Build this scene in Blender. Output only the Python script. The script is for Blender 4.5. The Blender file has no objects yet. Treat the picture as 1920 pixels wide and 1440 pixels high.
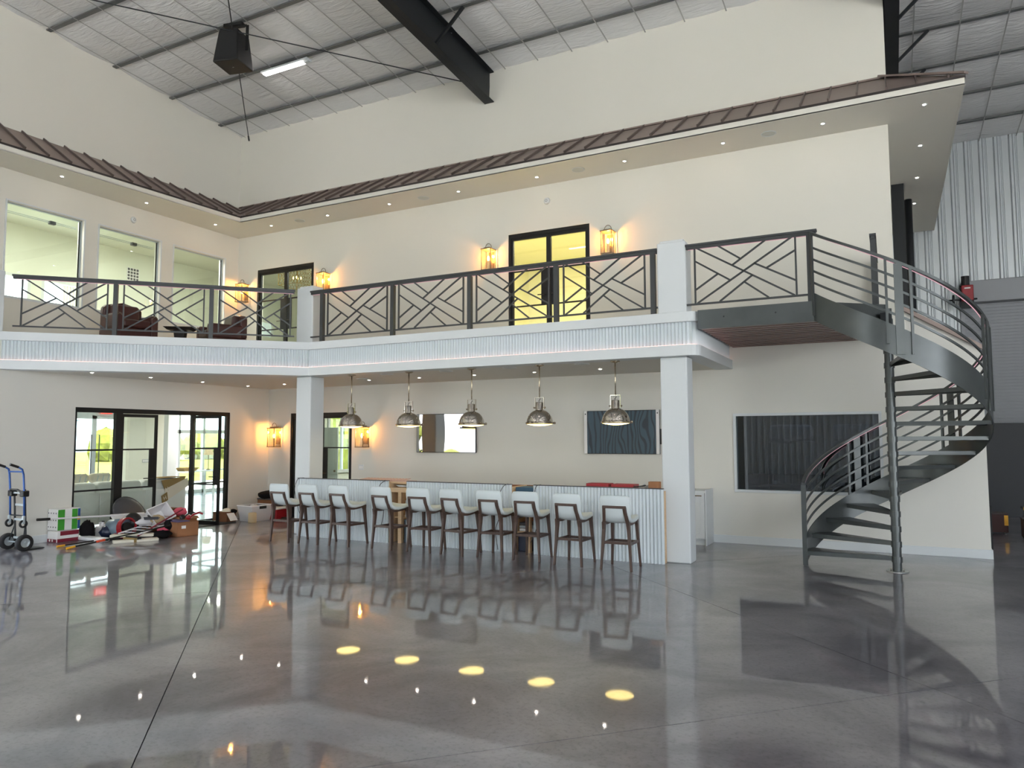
import bpy, bmesh, math, random
from mathutils import Vector, Matrix
random.seed(7)
S = bpy.context.scene
COL = S.collection
PI = math.pi

# ------------------------------------------------------------------ camera
F_PX, YAW, PITCH, ROLL, CAM_H = 1372.3, math.radians(-27.2925), math.radians(4.18675), math.radians(-0.1689), 1.83
cam_d = bpy.data.cameras.new('camera'); cam = bpy.data.objects.new('camera', cam_d); COL.objects.link(cam)
cam_d.sensor_width = 36.0; cam_d.lens = F_PX * 36.0 / 1920.0; cam_d.clip_start = 0.05; cam_d.clip_end = 400
fwd = Vector((math.sin(YAW)*math.cos(PITCH), math.cos(YAW)*math.cos(PITCH), math.sin(PITCH)))
rgt = Vector((math.cos(YAW), -math.sin(YAW), 0)); up = rgt.cross(fwd)
c_, s_ = math.cos(ROLL), math.sin(ROLL)
r2 = c_*rgt + s_*up; u2 = -s_*rgt + c_*up
m = Matrix((r2, u2, -fwd)).transposed().to_4x4(); m.translation = (0, 0, CAM_H)
cam.matrix_world = m
S.camera = cam

# ------------------------------------------------------------------ world, sun, exposure
W = bpy.data.worlds.new('sky'); S.world = W; W.use_nodes = True
nt = W.node_tree; nt.nodes.clear()
o_ = nt.nodes.new('ShaderNodeOutputWorld'); b_ = nt.nodes.new('ShaderNodeBackground')
tc = nt.nodes.new('ShaderNodeTexCoord'); sp = nt.nodes.new('ShaderNodeSeparateXYZ'); rp = nt.nodes.new('ShaderNodeValToRGB')
nt.links.new(tc.outputs['Generated'], sp.inputs[0]); nt.links.new(sp.outputs['Z'], rp.inputs[0])
rp.color_ramp.elements[0].position = 0.0; rp.color_ramp.elements[0].color = (0.93, 0.965, 1.0, 1)
rp.color_ramp.elements[1].position = 0.6; rp.color_ramp.elements[1].color = (0.62, 0.78, 1.0, 1)
nt.links.new(rp.outputs[0], b_.inputs['Color']); b_.inputs['Strength'].default_value = 7.0
nt.links.new(b_.outputs[0], o_.inputs[0])
sun_d = bpy.data.lights.new('sun', 'SUN'); sun = bpy.data.objects.new('sun', sun_d); COL.objects.link(sun)
sun_d.energy = 34.0; sun_d.color = (1.0, 0.975, 0.94); sun_d.angle = 0.01
sun.rotation_euler = Vector((-0.10, 0.42, -0.9)).to_track_quat('-Z', 'Y').to_euler()
vs = S.view_settings; vs.view_transform = 'Standard'; vs.look = 'None'; vs.exposure = 0.02; vs.gamma = 1.0; vs.use_curve_mapping = False
LED = 16.0      # hall LED strip fixtures

# ------------------------------------------------------------------ mesh builder
def V(*a): return Vector(a)
class MB:
    def __init__(s): s.v = []; s.f = []
    def add(s, vs, fs):
        n = len(s.v); s.v += [tuple(p) for p in vs]; s.f += [tuple(i+n for i in f) for f in fs]; return s
    def box(s, x0, x1, y0, y1, z0, z1):
        if x0 > x1: x0, x1 = x1, x0
        if y0 > y1: y0, y1 = y1, y0
        if z0 > z1: z0, z1 = z1, z0
        return s.add([(x0,y0,z0),(x1,y0,z0),(x1,y1,z0),(x0,y1,z0),(x0,y0,z1),(x1,y0,z1),(x1,y1,z1),(x0,y1,z1)],
                     [(3,2,1,0),(4,5,6,7),(0,1,5,4),(1,2,6,5),(2,3,7,6),(3,0,4,7)])
    def bar(s, p, q, w, h, upv=(0,0,1)):
        p = Vector(p); q = Vector(q); d = (q-p).normalized(); u = Vector(upv)
        if abs(d.dot(u)) > .99: u = Vector((1,0,0))
        a = d.cross(u).normalized(); b = a.cross(d).normalized()
        a *= w/2; b *= h/2
        return s.add([p-a-b, p+a-b, p+a+b, p-a+b, q-a-b, q+a-b, q+a+b, q-a+b],
                     [(3,2,1,0),(4,5,6,7),(0,1,5,4),(1,2,6,5),(2,3,7,6),(3,0,4,7)])
    def sweep(s, path, prof, closed=False, cap=True, frames=None):
        """prof: list of (a,b) in the (side, up) plane; path: points"""
        P = [Vector(p) for p in path]; n = len(P); k = len(prof); base = len(s.v)
        for i, p in enumerate(P):
            if frames: a, b = frames[i]
            else:
                if closed: d = (P[(i+1) % n]-P[i-1])
                else: d = P[min(i+1, n-1)]-P[max(i-1, 0)]
                d.normalize(); u = V(0,0,1)
                if abs(d.dot(u)) > .985: u = V(0,1,0)
                a = d.cross(u).normalized(); b = a.cross(d)
            for x, y in prof: s.v.append(tuple(p + a*x + b*y))
        for i in range(n if closed else n-1):
            j = (i+1) % n
            for t in range(k):
                t2 = (t+1) % k
                s.f.append((base+i*k+t, base+i*k+t2, base+j*k+t2, base+j*k+t))
        if cap and not closed:
            s.f.append(tuple(base+t for t in reversed(range(k)))); s.f.append(tuple(base+(n-1)*k+t for t in range(k)))
        return s
    def tube(s, path, r, n=8, **k):
        return s.sweep(path, [(r*math.cos(2*PI*i/n), r*math.sin(2*PI*i/n)) for i in range(n)], **k)
    def cyl(s, p, q, r, n=16): return s.tube([p, q], r, n)
    def lathe(s, prof, c=(0,0,0), n=24, cap=False):
        base = len(s.v); k = len(prof)
        for i in range(n):
            t = 2*PI*i/n
            for r, z in prof: s.v.append((c[0]+r*math.cos(t), c[1]+r*math.sin(t), c[2]+z))
        for i in range(n):
            j = (i+1) % n
            for t in range(k-1):
                s.f.append((base+i*k+t, base+j*k+t, base+j*k+t+1, base+i*k+t+1))
        if cap:
            s.f.append(tuple(base+i*k for i in reversed(range(n)))); s.f.append(tuple(base+i*k+k-1 for i in range(n)))
        return s
    def prism(s, poly, z0, z1):
        n = len(poly); b = len(s.v)
        s.v += [(x, y, z0) for x, y in poly] + [(x, y, z1) for x, y in poly]
        s.f += [tuple(b+i for i in reversed(range(n))), tuple(b+n+i for i in range(n))]
        s.f += [(b+i, b+(i+1) % n, b+n+(i+1) % n, b+n+i) for i in range(n)]
        return s
    def prism_y(s, poly, y0, y1):
        """poly in (x,z)"""
        n = len(poly); b = len(s.v)
        s.v += [(x, y0, z) for x, z in poly] + [(x, y1, z) for x, z in poly]
        s.f += [tuple(b+i for i in range(n)), tuple(b+n+i for i in reversed(range(n)))]
        s.f += [(b+i, b+n+i, b+n+(i+1) % n, b+(i+1) % n) for i in range(n)]
        return s
    def blob(s, c, r, n=10, k=7, jit=0.0, flat=None):
        b = len(s.v); rx, ry, rz = r
        for i in range(k+1):
            ph = PI*i/k
            for j in range(n):
                t = 2*PI*j/n; q = 1+random.uniform(-jit, jit)
                x, y, z = rx*math.sin(ph)*math.cos(t)*q, ry*math.sin(ph)*math.sin(t)*q, rz*math.cos(ph)*q
                if flat is not None and z < flat: z = flat
                s.v.append((c[0]+x, c[1]+y, c[2]+z))
        for i in range(k):
            for j in range(n):
                s.f.append((b+i*n+j, b+(i+1)*n+j, b+(i+1)*n+(j+1) % n, b+i*n+(j+1) % n))
        return s
    def rot(s, ang, c=(0,0,0), axis='Z'):
        R = Matrix.Rotation(ang, 3, axis); c = Vector(c)
        s.v = [tuple(R @ (Vector(p)-c) + c) for p in s.v]; return s
    def shift(s, d):
        s.v = [(p[0]+d[0], p[1]+d[1], p[2]+d[2]) for p in s.v]; return s

def obj(name, mb, mat, parent=None, smooth=False, bevel=0, sub=0, world=False, seg=2, solid=0):
    me = bpy.data.meshes.new(name)
    vs = mb.v
    if world and parent is not None:
        L = parent.location
        q = parent
        while q.parent is not None:
            q = q.parent; L = L + q.location
        vs = [(p[0]-L[0], p[1]-L[1], p[2]-L[2]) for p in vs]
    me.from_pydata(vs, [], mb.f); me.validate()
    bm = bmesh.new(); bm.from_mesh(me)
    bmesh.ops.remove_doubles(bm, verts=bm.verts, dist=1e-5) if smooth else None
    bmesh.ops.recalc_face_normals(bm, faces=bm.faces); bm.to_mesh(me); bm.free()
    if isinstance(mat, (list, tuple)):
        for q in mat: me.materials.append(q)
    else: me.materials.append(mat)
    if smooth:
        for p in me.polygons: p.use_smooth = True
    o = bpy.data.objects.new(name, me); COL.objects.link(o)
    if parent is not None: o.parent = parent
    if solid:
        md = o.modifiers.new('solid', 'SOLIDIFY'); md.thickness = solid; md.offset = 0
    if bevel:
        md = o.modifiers.new('bevel', 'BEVEL'); md.width = bevel; md.segments = seg; md.limit_method = 'ANGLE'
        md.harden_normals = False
    if sub:
        md = o.modifiers.new('sub', 'SUBSURF'); md.levels = sub; md.render_levels = sub
    return o
def thing(name, label, cat, loc=(0,0,0), rotz=0, group=None):
    o = bpy.data.objects.new(name, None); COL.objects.link(o); o.empty_display_size = .1
    o.location = loc; o.rotation_euler = (0, 0, rotz); o['label'] = label; o['category'] = cat
    if group: o['group'] = group
    return o
def tag(o, label, cat, group=None):
    o['label'] = label; o['category'] = cat
    if group: o['group'] = group
    return o
def struct(o, label, cat=None):
    o['kind'] = 'structure'; o['label'] = label
    if cat: o['category'] = cat
    return o
def sthing(name, label, cat, loc=(0,0,0)):
    o = thing(name, label, cat, loc); o['kind'] = 'structure'; return o
def dup(root, loc, rotz=None, label=None):
    r = root.copy(); COL.objects.link(r); r.location = loc
    if rotz is not None: r.rotation_euler = (0, 0, rotz)
    if label: r['label'] = label
    for ch in list(root.children):
        c = ch.copy(); COL.objects.link(c); c.parent = r
        for g in list(ch.children):
            d = g.copy(); COL.objects.link(d); d.parent = c
    return r
def share(name, src, parent, loc=(0,0,0), rot=(0,0,0)):
    o = bpy.data.objects.new(name, src.data); COL.objects.link(o); o.parent = parent; o.location = loc; o.rotation_euler = rot
    return o

# ------------------------------------------------------------------ materials
def lin(c):
    return tuple((x/255/12.92 if x/255 <= .04045 else ((x/255+.055)/1.055)**2.4) for x in c) + (1,)
def mat(name, rgb, rough=.6, metal=0.0, spec=.5, bump=0, bscale=60, var=0, vscale=4, coat=0, aniso=0, stretch=None):
    m = bpy.data.materials.new(name); m.use_nodes = True; t = m.node_tree; p = t.nodes['Principled BSDF']
    c = lin(rgb); p.inputs['Base Color'].default_value = c; p.inputs['Roughness'].default_value = rough
    p.inputs['Metallic'].default_value = metal; p.inputs['Specular IOR Level'].default_value = spec
    if coat: p.inputs['Coat Weight'].default_value = coat; p.inputs['Coat Roughness'].default_value = .08
    if bump or var:
        co = t.nodes.new('ShaderNodeTexCoord'); mp = t.nodes.new('ShaderNodeMapping'); t.links.new(co.outputs['Object'], mp.inputs[0])
        if stretch: mp.inputs['Scale'].default_value = stretch
    if var:
        n = t.nodes.new('ShaderNodeTexNoise'); n.inputs['Scale'].default_value = vscale; n.inputs['Detail'].default_value = 5
        t.links.new(mp.outputs[0], n.inputs['Vector'])
        r = t.nodes.new('ShaderNodeValToRGB'); r.color_ramp.elements[0].position = .3; r.color_ramp.elements[1].position = .7
        r.color_ramp.elements[0].color = tuple(max(0, x*(1-var)) for x in c[:3])+(1,); r.color_ramp.elements[1].color = tuple(min(1, x*(1+var)) for x in c[:3])+(1,)
        t.links.new(n.outputs[0], r.inputs[0]); t.links.new(r.outputs[0], p.inputs['Base Color'])
    if bump:
        n2 = t.nodes.new('ShaderNodeTexNoise'); n2.inputs['Scale'].default_value = bscale; n2.inputs['Detail'].default_value = 4
        t.links.new(mp.outputs[0], n2.inputs['Vector'])
        b = t.nodes.new('ShaderNodeBump'); b.inputs['Strength'].default_value = bump; b.inputs['Distance'].default_value = .02
        t.links.new(n2.outputs[0], b.inputs['Height']); t.links.new(b.outputs[0], p.inputs['Normal'])
    return m
def emit(name, rgb, strength):
    m = bpy.data.materials.new(name); m.use_nodes = True; t = m.node_tree; t.nodes.clear()
    o = t.nodes.new('ShaderNodeOutputMaterial'); e = t.nodes.new('ShaderNodeEmission')
    e.inputs[0].default_value = lin(rgb); e.inputs[1].default_value = strength; t.links.new(e.outputs[0], o.inputs[0]); return m
def glass(name, tint, refl=1.0, rough=0.0, ior=1.5):
    m = bpy.data.materials.new(name); m.use_nodes = True; t = m.node_tree; t.nodes.clear()
    o = t.nodes.new('ShaderNodeOutputMaterial'); mx = t.nodes.new('ShaderNodeMixShader'); lw = t.nodes.new('ShaderNodeLayerWeight'); pw = t.nodes.new('ShaderNodeMath'); fr = t.nodes.new('ShaderNodeMath')
    tr = t.nodes.new('ShaderNodeBsdfTransparent'); gl = t.nodes.new('ShaderNodeBsdfGlossy')
    tr.inputs[0].default_value = tuple(tint)+(1,); gl.inputs[0].default_value = (refl, refl, refl, 1); gl.inputs['Roughness'].default_value = rough
    f0 = ((ior-1)/(ior+1))**2; lw.inputs[0].default_value = .5; pw.operation = 'POWER'; pw.inputs[1].default_value = 5.0
    fr.operation = 'MULTIPLY_ADD'; fr.inputs[1].default_value = 1-f0; fr.inputs[2].default_value = f0
    t.links.new(lw.outputs['Facing'], pw.inputs[0]); t.links.new(pw.outputs[0], fr.inputs[0])
    t.links.new(fr.outputs[0], mx.inputs[0]); t.links.new(tr.outputs[0], mx.inputs[1]); t.links.new(gl.outputs[0], mx.inputs[2]); t.links.new(mx.outputs[0], o.inputs[0])
    return m

M = {}
M['wall'] = mat('wall_paint', (220, 218, 210), .75, spec=.25, bump=.04, bscale=90)
M['wallup'] = mat('upper_wall_paint', (220, 217, 207), .75, spec=.25, bump=.04, bscale=90)
M['white'] = mat('white_trim', (212, 216, 217), .5, spec=.3)
M['room'] = mat('room_paint', (224, 226, 212), .8, spec=.2)
M['roomy'] = mat('yellow_room_paint', (240, 238, 214), .8, spec=.2)
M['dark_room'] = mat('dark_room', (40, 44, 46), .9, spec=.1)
M['steel'] = mat('painted_steel', (80, 84, 84), .3, metal=.4, spec=.5, var=.12, vscale=3)
M['rail'] = mat('rail_steel', (66, 68, 69), .42, metal=.35, spec=.4)
M['black_steel'] = mat('black_steel', (34, 37, 40), .45, metal=.2, spec=.4)
M['frame'] = mat('door_frame_black', (16, 17, 18), .45, spec=.4)
M['purlin'] = mat('purlin_steel', (104, 106, 106), .5, metal=.2, spec=.4)
M['strap'] = mat('insulation_strap', (170, 170, 168), .6, spec=.3)
M['roofm'] = mat('standing_seam_metal', (148, 132, 125), .45, metal=.3, spec=.4, var=.06, vscale=1.5)
M['seam'] = mat('seam_metal', (104, 91, 86), .45, metal=.3)
M['drip'] = mat('drip_edge', (58, 52, 50), .5, metal=.2)
M['plank'] = mat('soffit_plank_wood', (116, 88, 80), .32, spec=.5, var=.25, vscale=6, stretch=(1, 14, 14))
M['plank2'] = mat('soffit_plank_dark', (96, 70, 64), .32, spec=.5, var=.25, vscale=6, stretch=(1, 14, 14))
M['corr'] = mat('corrugated_steel', (196, 201, 204), .38, metal=.55, spec=.5)
M['roller'] = mat('roller_curtain', (146, 148, 152), .5, metal=.25)
M['leather'] = mat('brown_leather', (64, 31, 26), .38, spec=.5, var=.2, vscale=5, bump=.1, bscale=120)
M['darkwood'] = mat('dark_wood', (38, 32, 30), .45)
M['uph'] = mat('white_upholstery', (208, 216, 217), .62, spec=.3, bump=.05, bscale=160)
M['walnut'] = mat('walnut_legs', (78, 60, 52), .42, spec=.4, var=.2, vscale=8, stretch=(6, 6, 1))
M['flute'] = mat('fluted_panel_white', (212, 219, 222), .5, spec=.3)
M['chrome'] = mat('polished_nickel', (205, 198, 188), .08, metal=1.0)
M['nickel'] = mat('brushed_nickel', (186, 172, 150), .25, metal=1.0)
M['bronze'] = mat('lantern_bronze', (128, 112, 92), .35, metal=.4)
M['ply'] = mat('raw_plywood', (206, 176, 140), .7, var=.12, vscale=5, stretch=(1, 8, 8))
M['card'] = mat('cardboard', (158, 112, 80), .85, spec=.1, var=.08, vscale=6)
M['card2'] = mat('cardboard_dark', (132, 90, 66), .85, spec=.1, var=.08, vscale=6)
M['plastic_w'] = mat('white_plastic', (232, 230, 232), .4)
M['plastic_k'] = mat('black_plastic', (20, 20, 21), .45)
M['plastic_g'] = mat('grey_plastic', (72, 72, 76), .5)
M['rubber'] = mat('tyre_rubber', (30, 30, 31), .75)
M['blue'] = mat('blue_tube', (44, 84, 150), .35, metal=.2)
M['red'] = mat('red_plastic', (150, 22, 34), .4)
M['yellow'] = mat('yellow_plastic', (232, 170, 40), .5)
M['orange'] = mat('orange_plastic', (226, 84, 50), .5)
M['pink'] = mat('pink_cloth', (232, 96, 120), .7)
M['green'] = mat('green_wrap', (64, 158, 50), .4)
M['maroon'] = mat('maroon_wrap', (130, 30, 50), .4)
M['paper'] = mat('paper_white', (236, 234, 232), .8)
M['beige'] = mat('beige_cloth', (198, 176, 140), .85)
M['cloth_k'] = mat('black_cloth', (26, 24, 26), .9, spec=.1, bump=.3, bscale=30)
M['olive'] = mat('olive_blanket', (150, 128, 86), .9, spec=.1, bump=.2, bscale=150)
M['cream'] = mat('cream_knit', (222, 216, 200), .9, spec=.1, bump=.2, bscale=150)
M['sofa'] = mat('white_sofa', (222, 226, 222), .8, spec=.2, bump=.05, bscale=100)
M['slate'] = mat('slate_blue_plastic', (108, 126, 140), .45)
M['navy'] = mat('navy_cabinet', (24, 34, 60), .4)
M['screen'] = mat('tv_glass', (8, 9, 10), .03, spec=.9)
M['door_white'] = mat('white_door', (226, 230, 226), .5)
M['alu'] = mat('aluminium_frame', (176, 184, 188), .4, metal=.4)
M['redsign'] = emit('exit_sign_red', (255, 70, 60), 2.2)
M['glass'] = glass('clear_glass', (.955, .985, .97))
M['glassg'] = glass('greenish_glass', (.925, .975, .945))
M['glassd'] = glass('dark_tinted_glass', (.36, .44, .49), 1.0, ior=2.1)
M['lanternglass'] = glass('lantern_glass', (.97, .95, .9))
def milky(name):
    m = bpy.data.materials.new(name); m.use_nodes = True; t = m.node_tree; t.nodes.clear()
    o = t.nodes.new('ShaderNodeOutputMaterial'); mx = t.nodes.new('ShaderNodeMixShader'); tr = t.nodes.new('ShaderNodeBsdfTransparent'); df = t.nodes.new('ShaderNodeBsdfPrincipled')
    df.inputs['Base Color'].default_value = lin((232, 232, 236)); df.inputs['Roughness'].default_value = .25; mx.inputs[0].default_value = .5
    t.links.new(tr.outputs[0], mx.inputs[1]); t.links.new(df.outputs[0], mx.inputs[2]); t.links.new(mx.outputs[0], o.inputs[0]); return m
M['binplastic'] = milky('frosted_bin_plastic')
M['ledpink'] = emit('led_strip_pink', (255, 196, 186), 3.2)
M['ledrail'] = emit('rail_led_pink', (255, 200, 212), .8)
M['tube'] = emit('led_tube', (255, 248, 246), LED)
M['down'] = emit('downlight_led', (255, 244, 230), 90)
M['bulb'] = emit('warm_bulb', (255, 176, 70), 60)
M['pendlens'] = emit('pendant_lens', (255, 226, 140), 7)
M['roomlamp'] = emit('room_fill_lamp', (255, 250, 240), 75)  # glow of the unseen lamps added in the rooms
M['roomfill_warm'] = emit('warm_fill_lamp', (255, 244, 205), 170)
M['candle'] = emit('candle_bulb', (255, 220, 150), 6)

# polished concrete
def concrete():
    m = bpy.data.materials.new('polished_concrete'); m.use_nodes = True; t = m.node_tree; p = t.nodes['Principled BSDF']
    co = t.nodes.new('ShaderNodeTexCoord')
    n1 = t.nodes.new('ShaderNodeTexNoise'); n1.inputs['Scale'].default_value = .8; n1.inputs['Detail'].default_value = 8; n1.inputs['Roughness'].default_value = .62; n1.inputs['Distortion'].default_value = .6
    n2 = t.nodes.new('ShaderNodeTexNoise'); n2.inputs['Scale'].default_value = 28; n2.inputs['Detail'].default_value = 6; n2.inputs['Roughness'].default_value = .7
    n3 = t.nodes.new('ShaderNodeTexVoronoi'); n3.inputs['Scale'].default_value = 55
    for n in (n1, n2, n3): t.links.new(co.outputs['Object'], n.inputs['Vector'])
    r = t.nodes.new('ShaderNodeValToRGB'); r.color_ramp.elements[0].position = .36; r.color_ramp.elements[1].position = .66
    r.color_ramp.elements[0].color = lin((84, 81, 89)); r.color_ramp.elements[1].color = lin((144, 140, 144))
    t.links.new(n1.outputs[0], r.inputs[0])
    r2 = t.nodes.new('ShaderNodeValToRGB'); r2.color_ramp.elements[0].position = .34; r2.color_ramp.elements[0].color = (.62, .62, .62, 1); r2.color_ramp.elements[1].position = .5
    t.links.new(n2.outputs[0], r2.inputs[0])
    mx = t.nodes.new('ShaderNodeMix'); mx.data_type = 'RGBA'; mx.blend_type = 'MULTIPLY'; mx.inputs[0].default_value = .8
    t.links.new(r.outputs[0], mx.inputs[6]); t.links.new(r2.outputs[0], mx.inputs[7]); t.links.new(mx.outputs[2], p.inputs['Base Color'])
    rr = t.nodes.new('ShaderNodeMapRange'); rr.inputs['To Min'].default_value = .28; rr.inputs['To Max'].default_value = .45
    t.links.new(n1.outputs[0], rr.inputs['Value']); t.links.new(rr.outputs[0], p.inputs['Roughness'])
    p.inputs['Specular IOR Level'].default_value = .5
    p.inputs['Coat Weight'].default_value = .8; p.inputs['Coat Roughness'].default_value = .035; p.inputs['Coat IOR'].default_value = 1.55
    wv = t.nodes.new('ShaderNodeTexNoise'); wv.inputs['Scale'].default_value = 2.2; wv.inputs['Detail'].default_value = 2
    t.links.new(co.outputs['Object'], wv.inputs['Vector'])
    b = t.nodes.new('ShaderNodeBump'); b.inputs['Strength'].default_value = .025; b.inputs['Distance'].default_value = .02
    t.links.new(wv.outputs[0], b.inputs['Height']); t.links.new(b.outputs[0], p.inputs['Normal']); t.links.new(b.outputs[0], p.inputs['Coat Normal'])
    return m
M['concrete'] = concrete()
def fabric():
    m = mat('insulation_vinyl', (222, 222, 222), .42, spec=.4)
    t = m.node_tree; p = t.nodes['Principled BSDF']; co = t.nodes.new('ShaderNodeTexCoord'); mp = t.nodes.new('ShaderNodeMapping')
    mp.inputs['Scale'].default_value = (1.3, 7, 1); mp.inputs['Rotation'].default_value = (0, 0, .35)
    t.links.new(co.outputs['Object'], mp.inputs[0])
    n = t.nodes.new('ShaderNodeTexNoise'); n.inputs['Scale'].default_value = 2.2; n.inputs['Detail'].default_value = 3; n.inputs['Distortion'].default_value = .7
    t.links.new(mp.outputs[0], n.inputs['Vector'])
    b = t.nodes.new('ShaderNodeBump'); b.inputs['Strength'].default_value = .5; b.inputs['Distance'].default_value = .05
    t.links.new(n.outputs[0], b.inputs['Height']); t.links.new(b.outputs[0], p.inputs['Normal']); return m
M['fabric'] = fabric()
def wavefilm():
    m = mat('film_wave_pattern', (40, 66, 82), .3, spec=.3)
    t = m.node_tree; p = t.nodes['Principled BSDF']; co = t.nodes.new('ShaderNodeTexCoord'); mp = t.nodes.new('ShaderNodeMapping')
    mp.inputs['Scale'].default_value = (1, 1, .45); t.links.new(co.outputs['Object'], mp.inputs[0])
    w = t.nodes.new('ShaderNodeTexWave'); w.inputs['Scale'].default_value = 4.2; w.inputs['Distortion'].default_value = 14; w.inputs['Detail'].default_value = 1.0; w.inputs['Detail Scale'].default_value = .9
    t.links.new(mp.outputs[0], w.inputs['Vector'])
    r = t.nodes.new('ShaderNodeValToRGB'); r.color_ramp.elements[0].position = .15; r.color_ramp.elements[0].color = lin((22, 38, 52)); r.color_ramp.elements[1].position = .5; r.color_ramp.elements[1].color = lin((52, 76, 90))
    t.links.new(w.outputs[0], r.inputs[0]); t.links.new(r.outputs[0], p.inputs['Base Color']); return m
M['film'] = wavefilm()
def grassm():
    m = mat('grass', (104, 104, 44), .95, spec=.1, var=.35, vscale=.6); return m
M['grass'] = grassm()
M['hedge'] = mat('foliage', (92, 96, 34), .9, spec=.1, var=.4, vscale=3)
M['drive'] = mat('pale_bounce_apron', (214, 210, 202), .9, spec=.1)  # kept pale so the added apron bounces daylight indoors
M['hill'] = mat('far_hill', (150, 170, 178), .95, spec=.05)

YW, YS, XL, XU = 13.126, 10.56, -13.43, -14.605
ZB, ZF, ZS = 3.016, 3.66, 6.907
def zc(y):                      # underside of the sloping roof
    return 9.56 + .0765*(YW - y) if y > 4.3 else 9.56 + .0765*(YW - 8.6 + y)
X_R, Y_F, Y_R = 14.0, -12.0, 20.6
# ================================================================== STRUCTURE
# ---- floor: saw-cut concrete slabs laid on the diagonal
fl_t = sthing('floor', 'polished grey concrete floor with diagonal saw-cut joints', 'floor', (0, 0, 0))
obj('joint_bed', MB().box(XL, X_R, Y_F, Y_R, -.06, -.012), mat('joint_filler', (62, 61, 64), .8), fl_t)
def clip(poly, x0, x1, y0, y1):
    for ax, lim, sg in ((0, x0, 1), (0, x1, -1), (1, y0, 1), (1, y1, -1)):
        out = []
        for i in range(len(poly)):
            a, b = poly[i-1], poly[i]
            da, db = sg*(a[ax]-lim), sg*(b[ax]-lim)
            if (da < 0) != (db < 0):
                k = da/(da-db); out.append((a[0]+k*(b[0]-a[0]), a[1]+k*(b[1]-a[1])))
            if db >= 0: out.append(b)
        poly = out
        if len(poly) < 3: return []
    return poly
STEP, GAP = 7.52, .011
for i in range(-6, 7):
    for j in range(-6, 7):
        p0, p1 = -1.05+STEP*i+GAP/2, -1.05+STEP*(i+1)-GAP/2       # x+y
        q0, q1 = 6.05+STEP*j+GAP/2, 6.05+STEP*(j+1)-GAP/2         # y-x
        sq = [((p-q)/2, (p+q)/2) for p, q in ((p0, q0), (p1, q0), (p1, q1), (p0, q1))]
        c = clip(sq, XL, X_R, Y_F, Y_R)
        if len(c) >= 3: obj('floor_slab', MB().prism(c, -.05, 0), M['concrete'], fl_t)
# ---- panels with openings
def cells(a0, a1, b0, b1, holes):
    As = sorted({a0, a1} | {min(max(h[k], a0), a1) for h in holes for k in (0, 1)})
    out = []
    for i in range(len(As)-1):
        ac = (As[i]+As[i+1])/2; segs = [(b0, b1)]
        for h in holes:
            if h[0] < ac < h[1]:
                n = []
                for s in segs:
                    if h[2] > s[0]: n.append((s[0], min(h[2], s[1])))
                    if h[3] < s[1]: n.append((max(h[3], s[0]), s[1]))
                segs = [x for x in n if x[1]-x[0] > 1e-4]
        out += [(As[i], As[i+1], s[0], s[1]) for s in segs]
    return out
def wall_x(y0, y1, x0, x1, z0, z1, holes=()):      # runs along x
    b = MB()
    for a in cells(x0, x1, z0, z1, holes): b.box(a[0], a[1], y0, y1, a[2], a[3])
    return b
def wall_y(x0, x1, y0, y1, z0, z1, holes=()):
    b = MB()
    for a in cells(y0, y1, z0, z1, holes): b.box(x0, x1, a[0], a[1], a[2], a[3])
    return b
D1 = (8.356, 11.948, 0, 2.42)                      # lounge doors in the left wall (y, z)
OUT1 = (2.0, 6.55, 0, 2.75)
DW = (15.1, 17.1, .9, 2.45)
D2 = (-12.73, -10.87, 0, 2.42)
GW = (-2.39, -.165, .925, 2.19)
U1 = (-6.85, -5.067, ZF, 5.99); U2 = (-13.924, -12.083, ZF, 6.02)
WIN = [(7.63, 9.11, 4.5, 6.31), (9.44, 10.89, 4.5, 6.30), (11.245, 12.70, 4.5, 6.29)]
struct(obj('wall_left', wall_y(XL-.18, XL, Y_F, 20.4, 0, ZF, [D1, OUT1, DW]), M['wall']), 'cream painted lower left wall with the glass lounge doors', 'wall')
struct(obj('wall_upper_left', wall_y(XU-.2, XU, -12, YW, ZF, 11.2, WIN), M['wallup']), 'tall cream upper left wall with three square windows', 'wall')
wb = wall_x(YW, YW+.16, XL, .20, 0, ZF, [D2, GW])
wb.prism_y([(.2, 0), (1.275, 0), (1.275, 3.17), (.2, 3.872)], YW, YW+.16)
struct(obj('wall_back', wb, M['wall']), 'cream painted lower back wall behind the bar and staircase', 'wall')
struct(obj('wall_upper_back', wall_x(YW, YW+.2, XU, .14, ZF, 10.2, [U1, U2]), M['wallup']), 'tall cream upper back wall with two steel framed doors', 'wall')
struct(obj('trim_1', MB().bar((.2, YW-.03, 3.885), (1.3, YW-.03, 3.168), .1, .06), M['roofm']), 'sloping taupe metal rake trim on the low wall behind the stairs', 'trim')
struct(obj('wall_side', wall_y(1.115, 1.275, YW+.16, Y_R, 0, 3.15), M['wall']), 'plain side wall of the low room beside the roller door', 'wall')
struct(obj('wall_upper_side', wall_y(-.06, .14, YW+.2, Y_R, ZF, 9.6), M['wallup']), 'plain side wall of the upper rooms facing the bay', 'wall')
obj_roof = MB().add([(.14, YW+.03, 3.86), (1.26, YW+.03, 3.15), (1.26, Y_R, 3.15), (.14, Y_R, 3.86), (.14, YW+.03, 3.8), (1.26, YW+.03, 3.05), (1.26, Y_R, 3.05), (.14, Y_R, 3.8)],
    [(0,1,2,3),(7,6,5,4),(0,4,5,1),(1,5,6,2),(2,6,7,3),(3,7,4,0)])
struct(obj('ceiling_low_room', obj_roof, M['roofm']), 'sloping taupe roof of the low room beside the stairs', 'roof')
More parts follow.
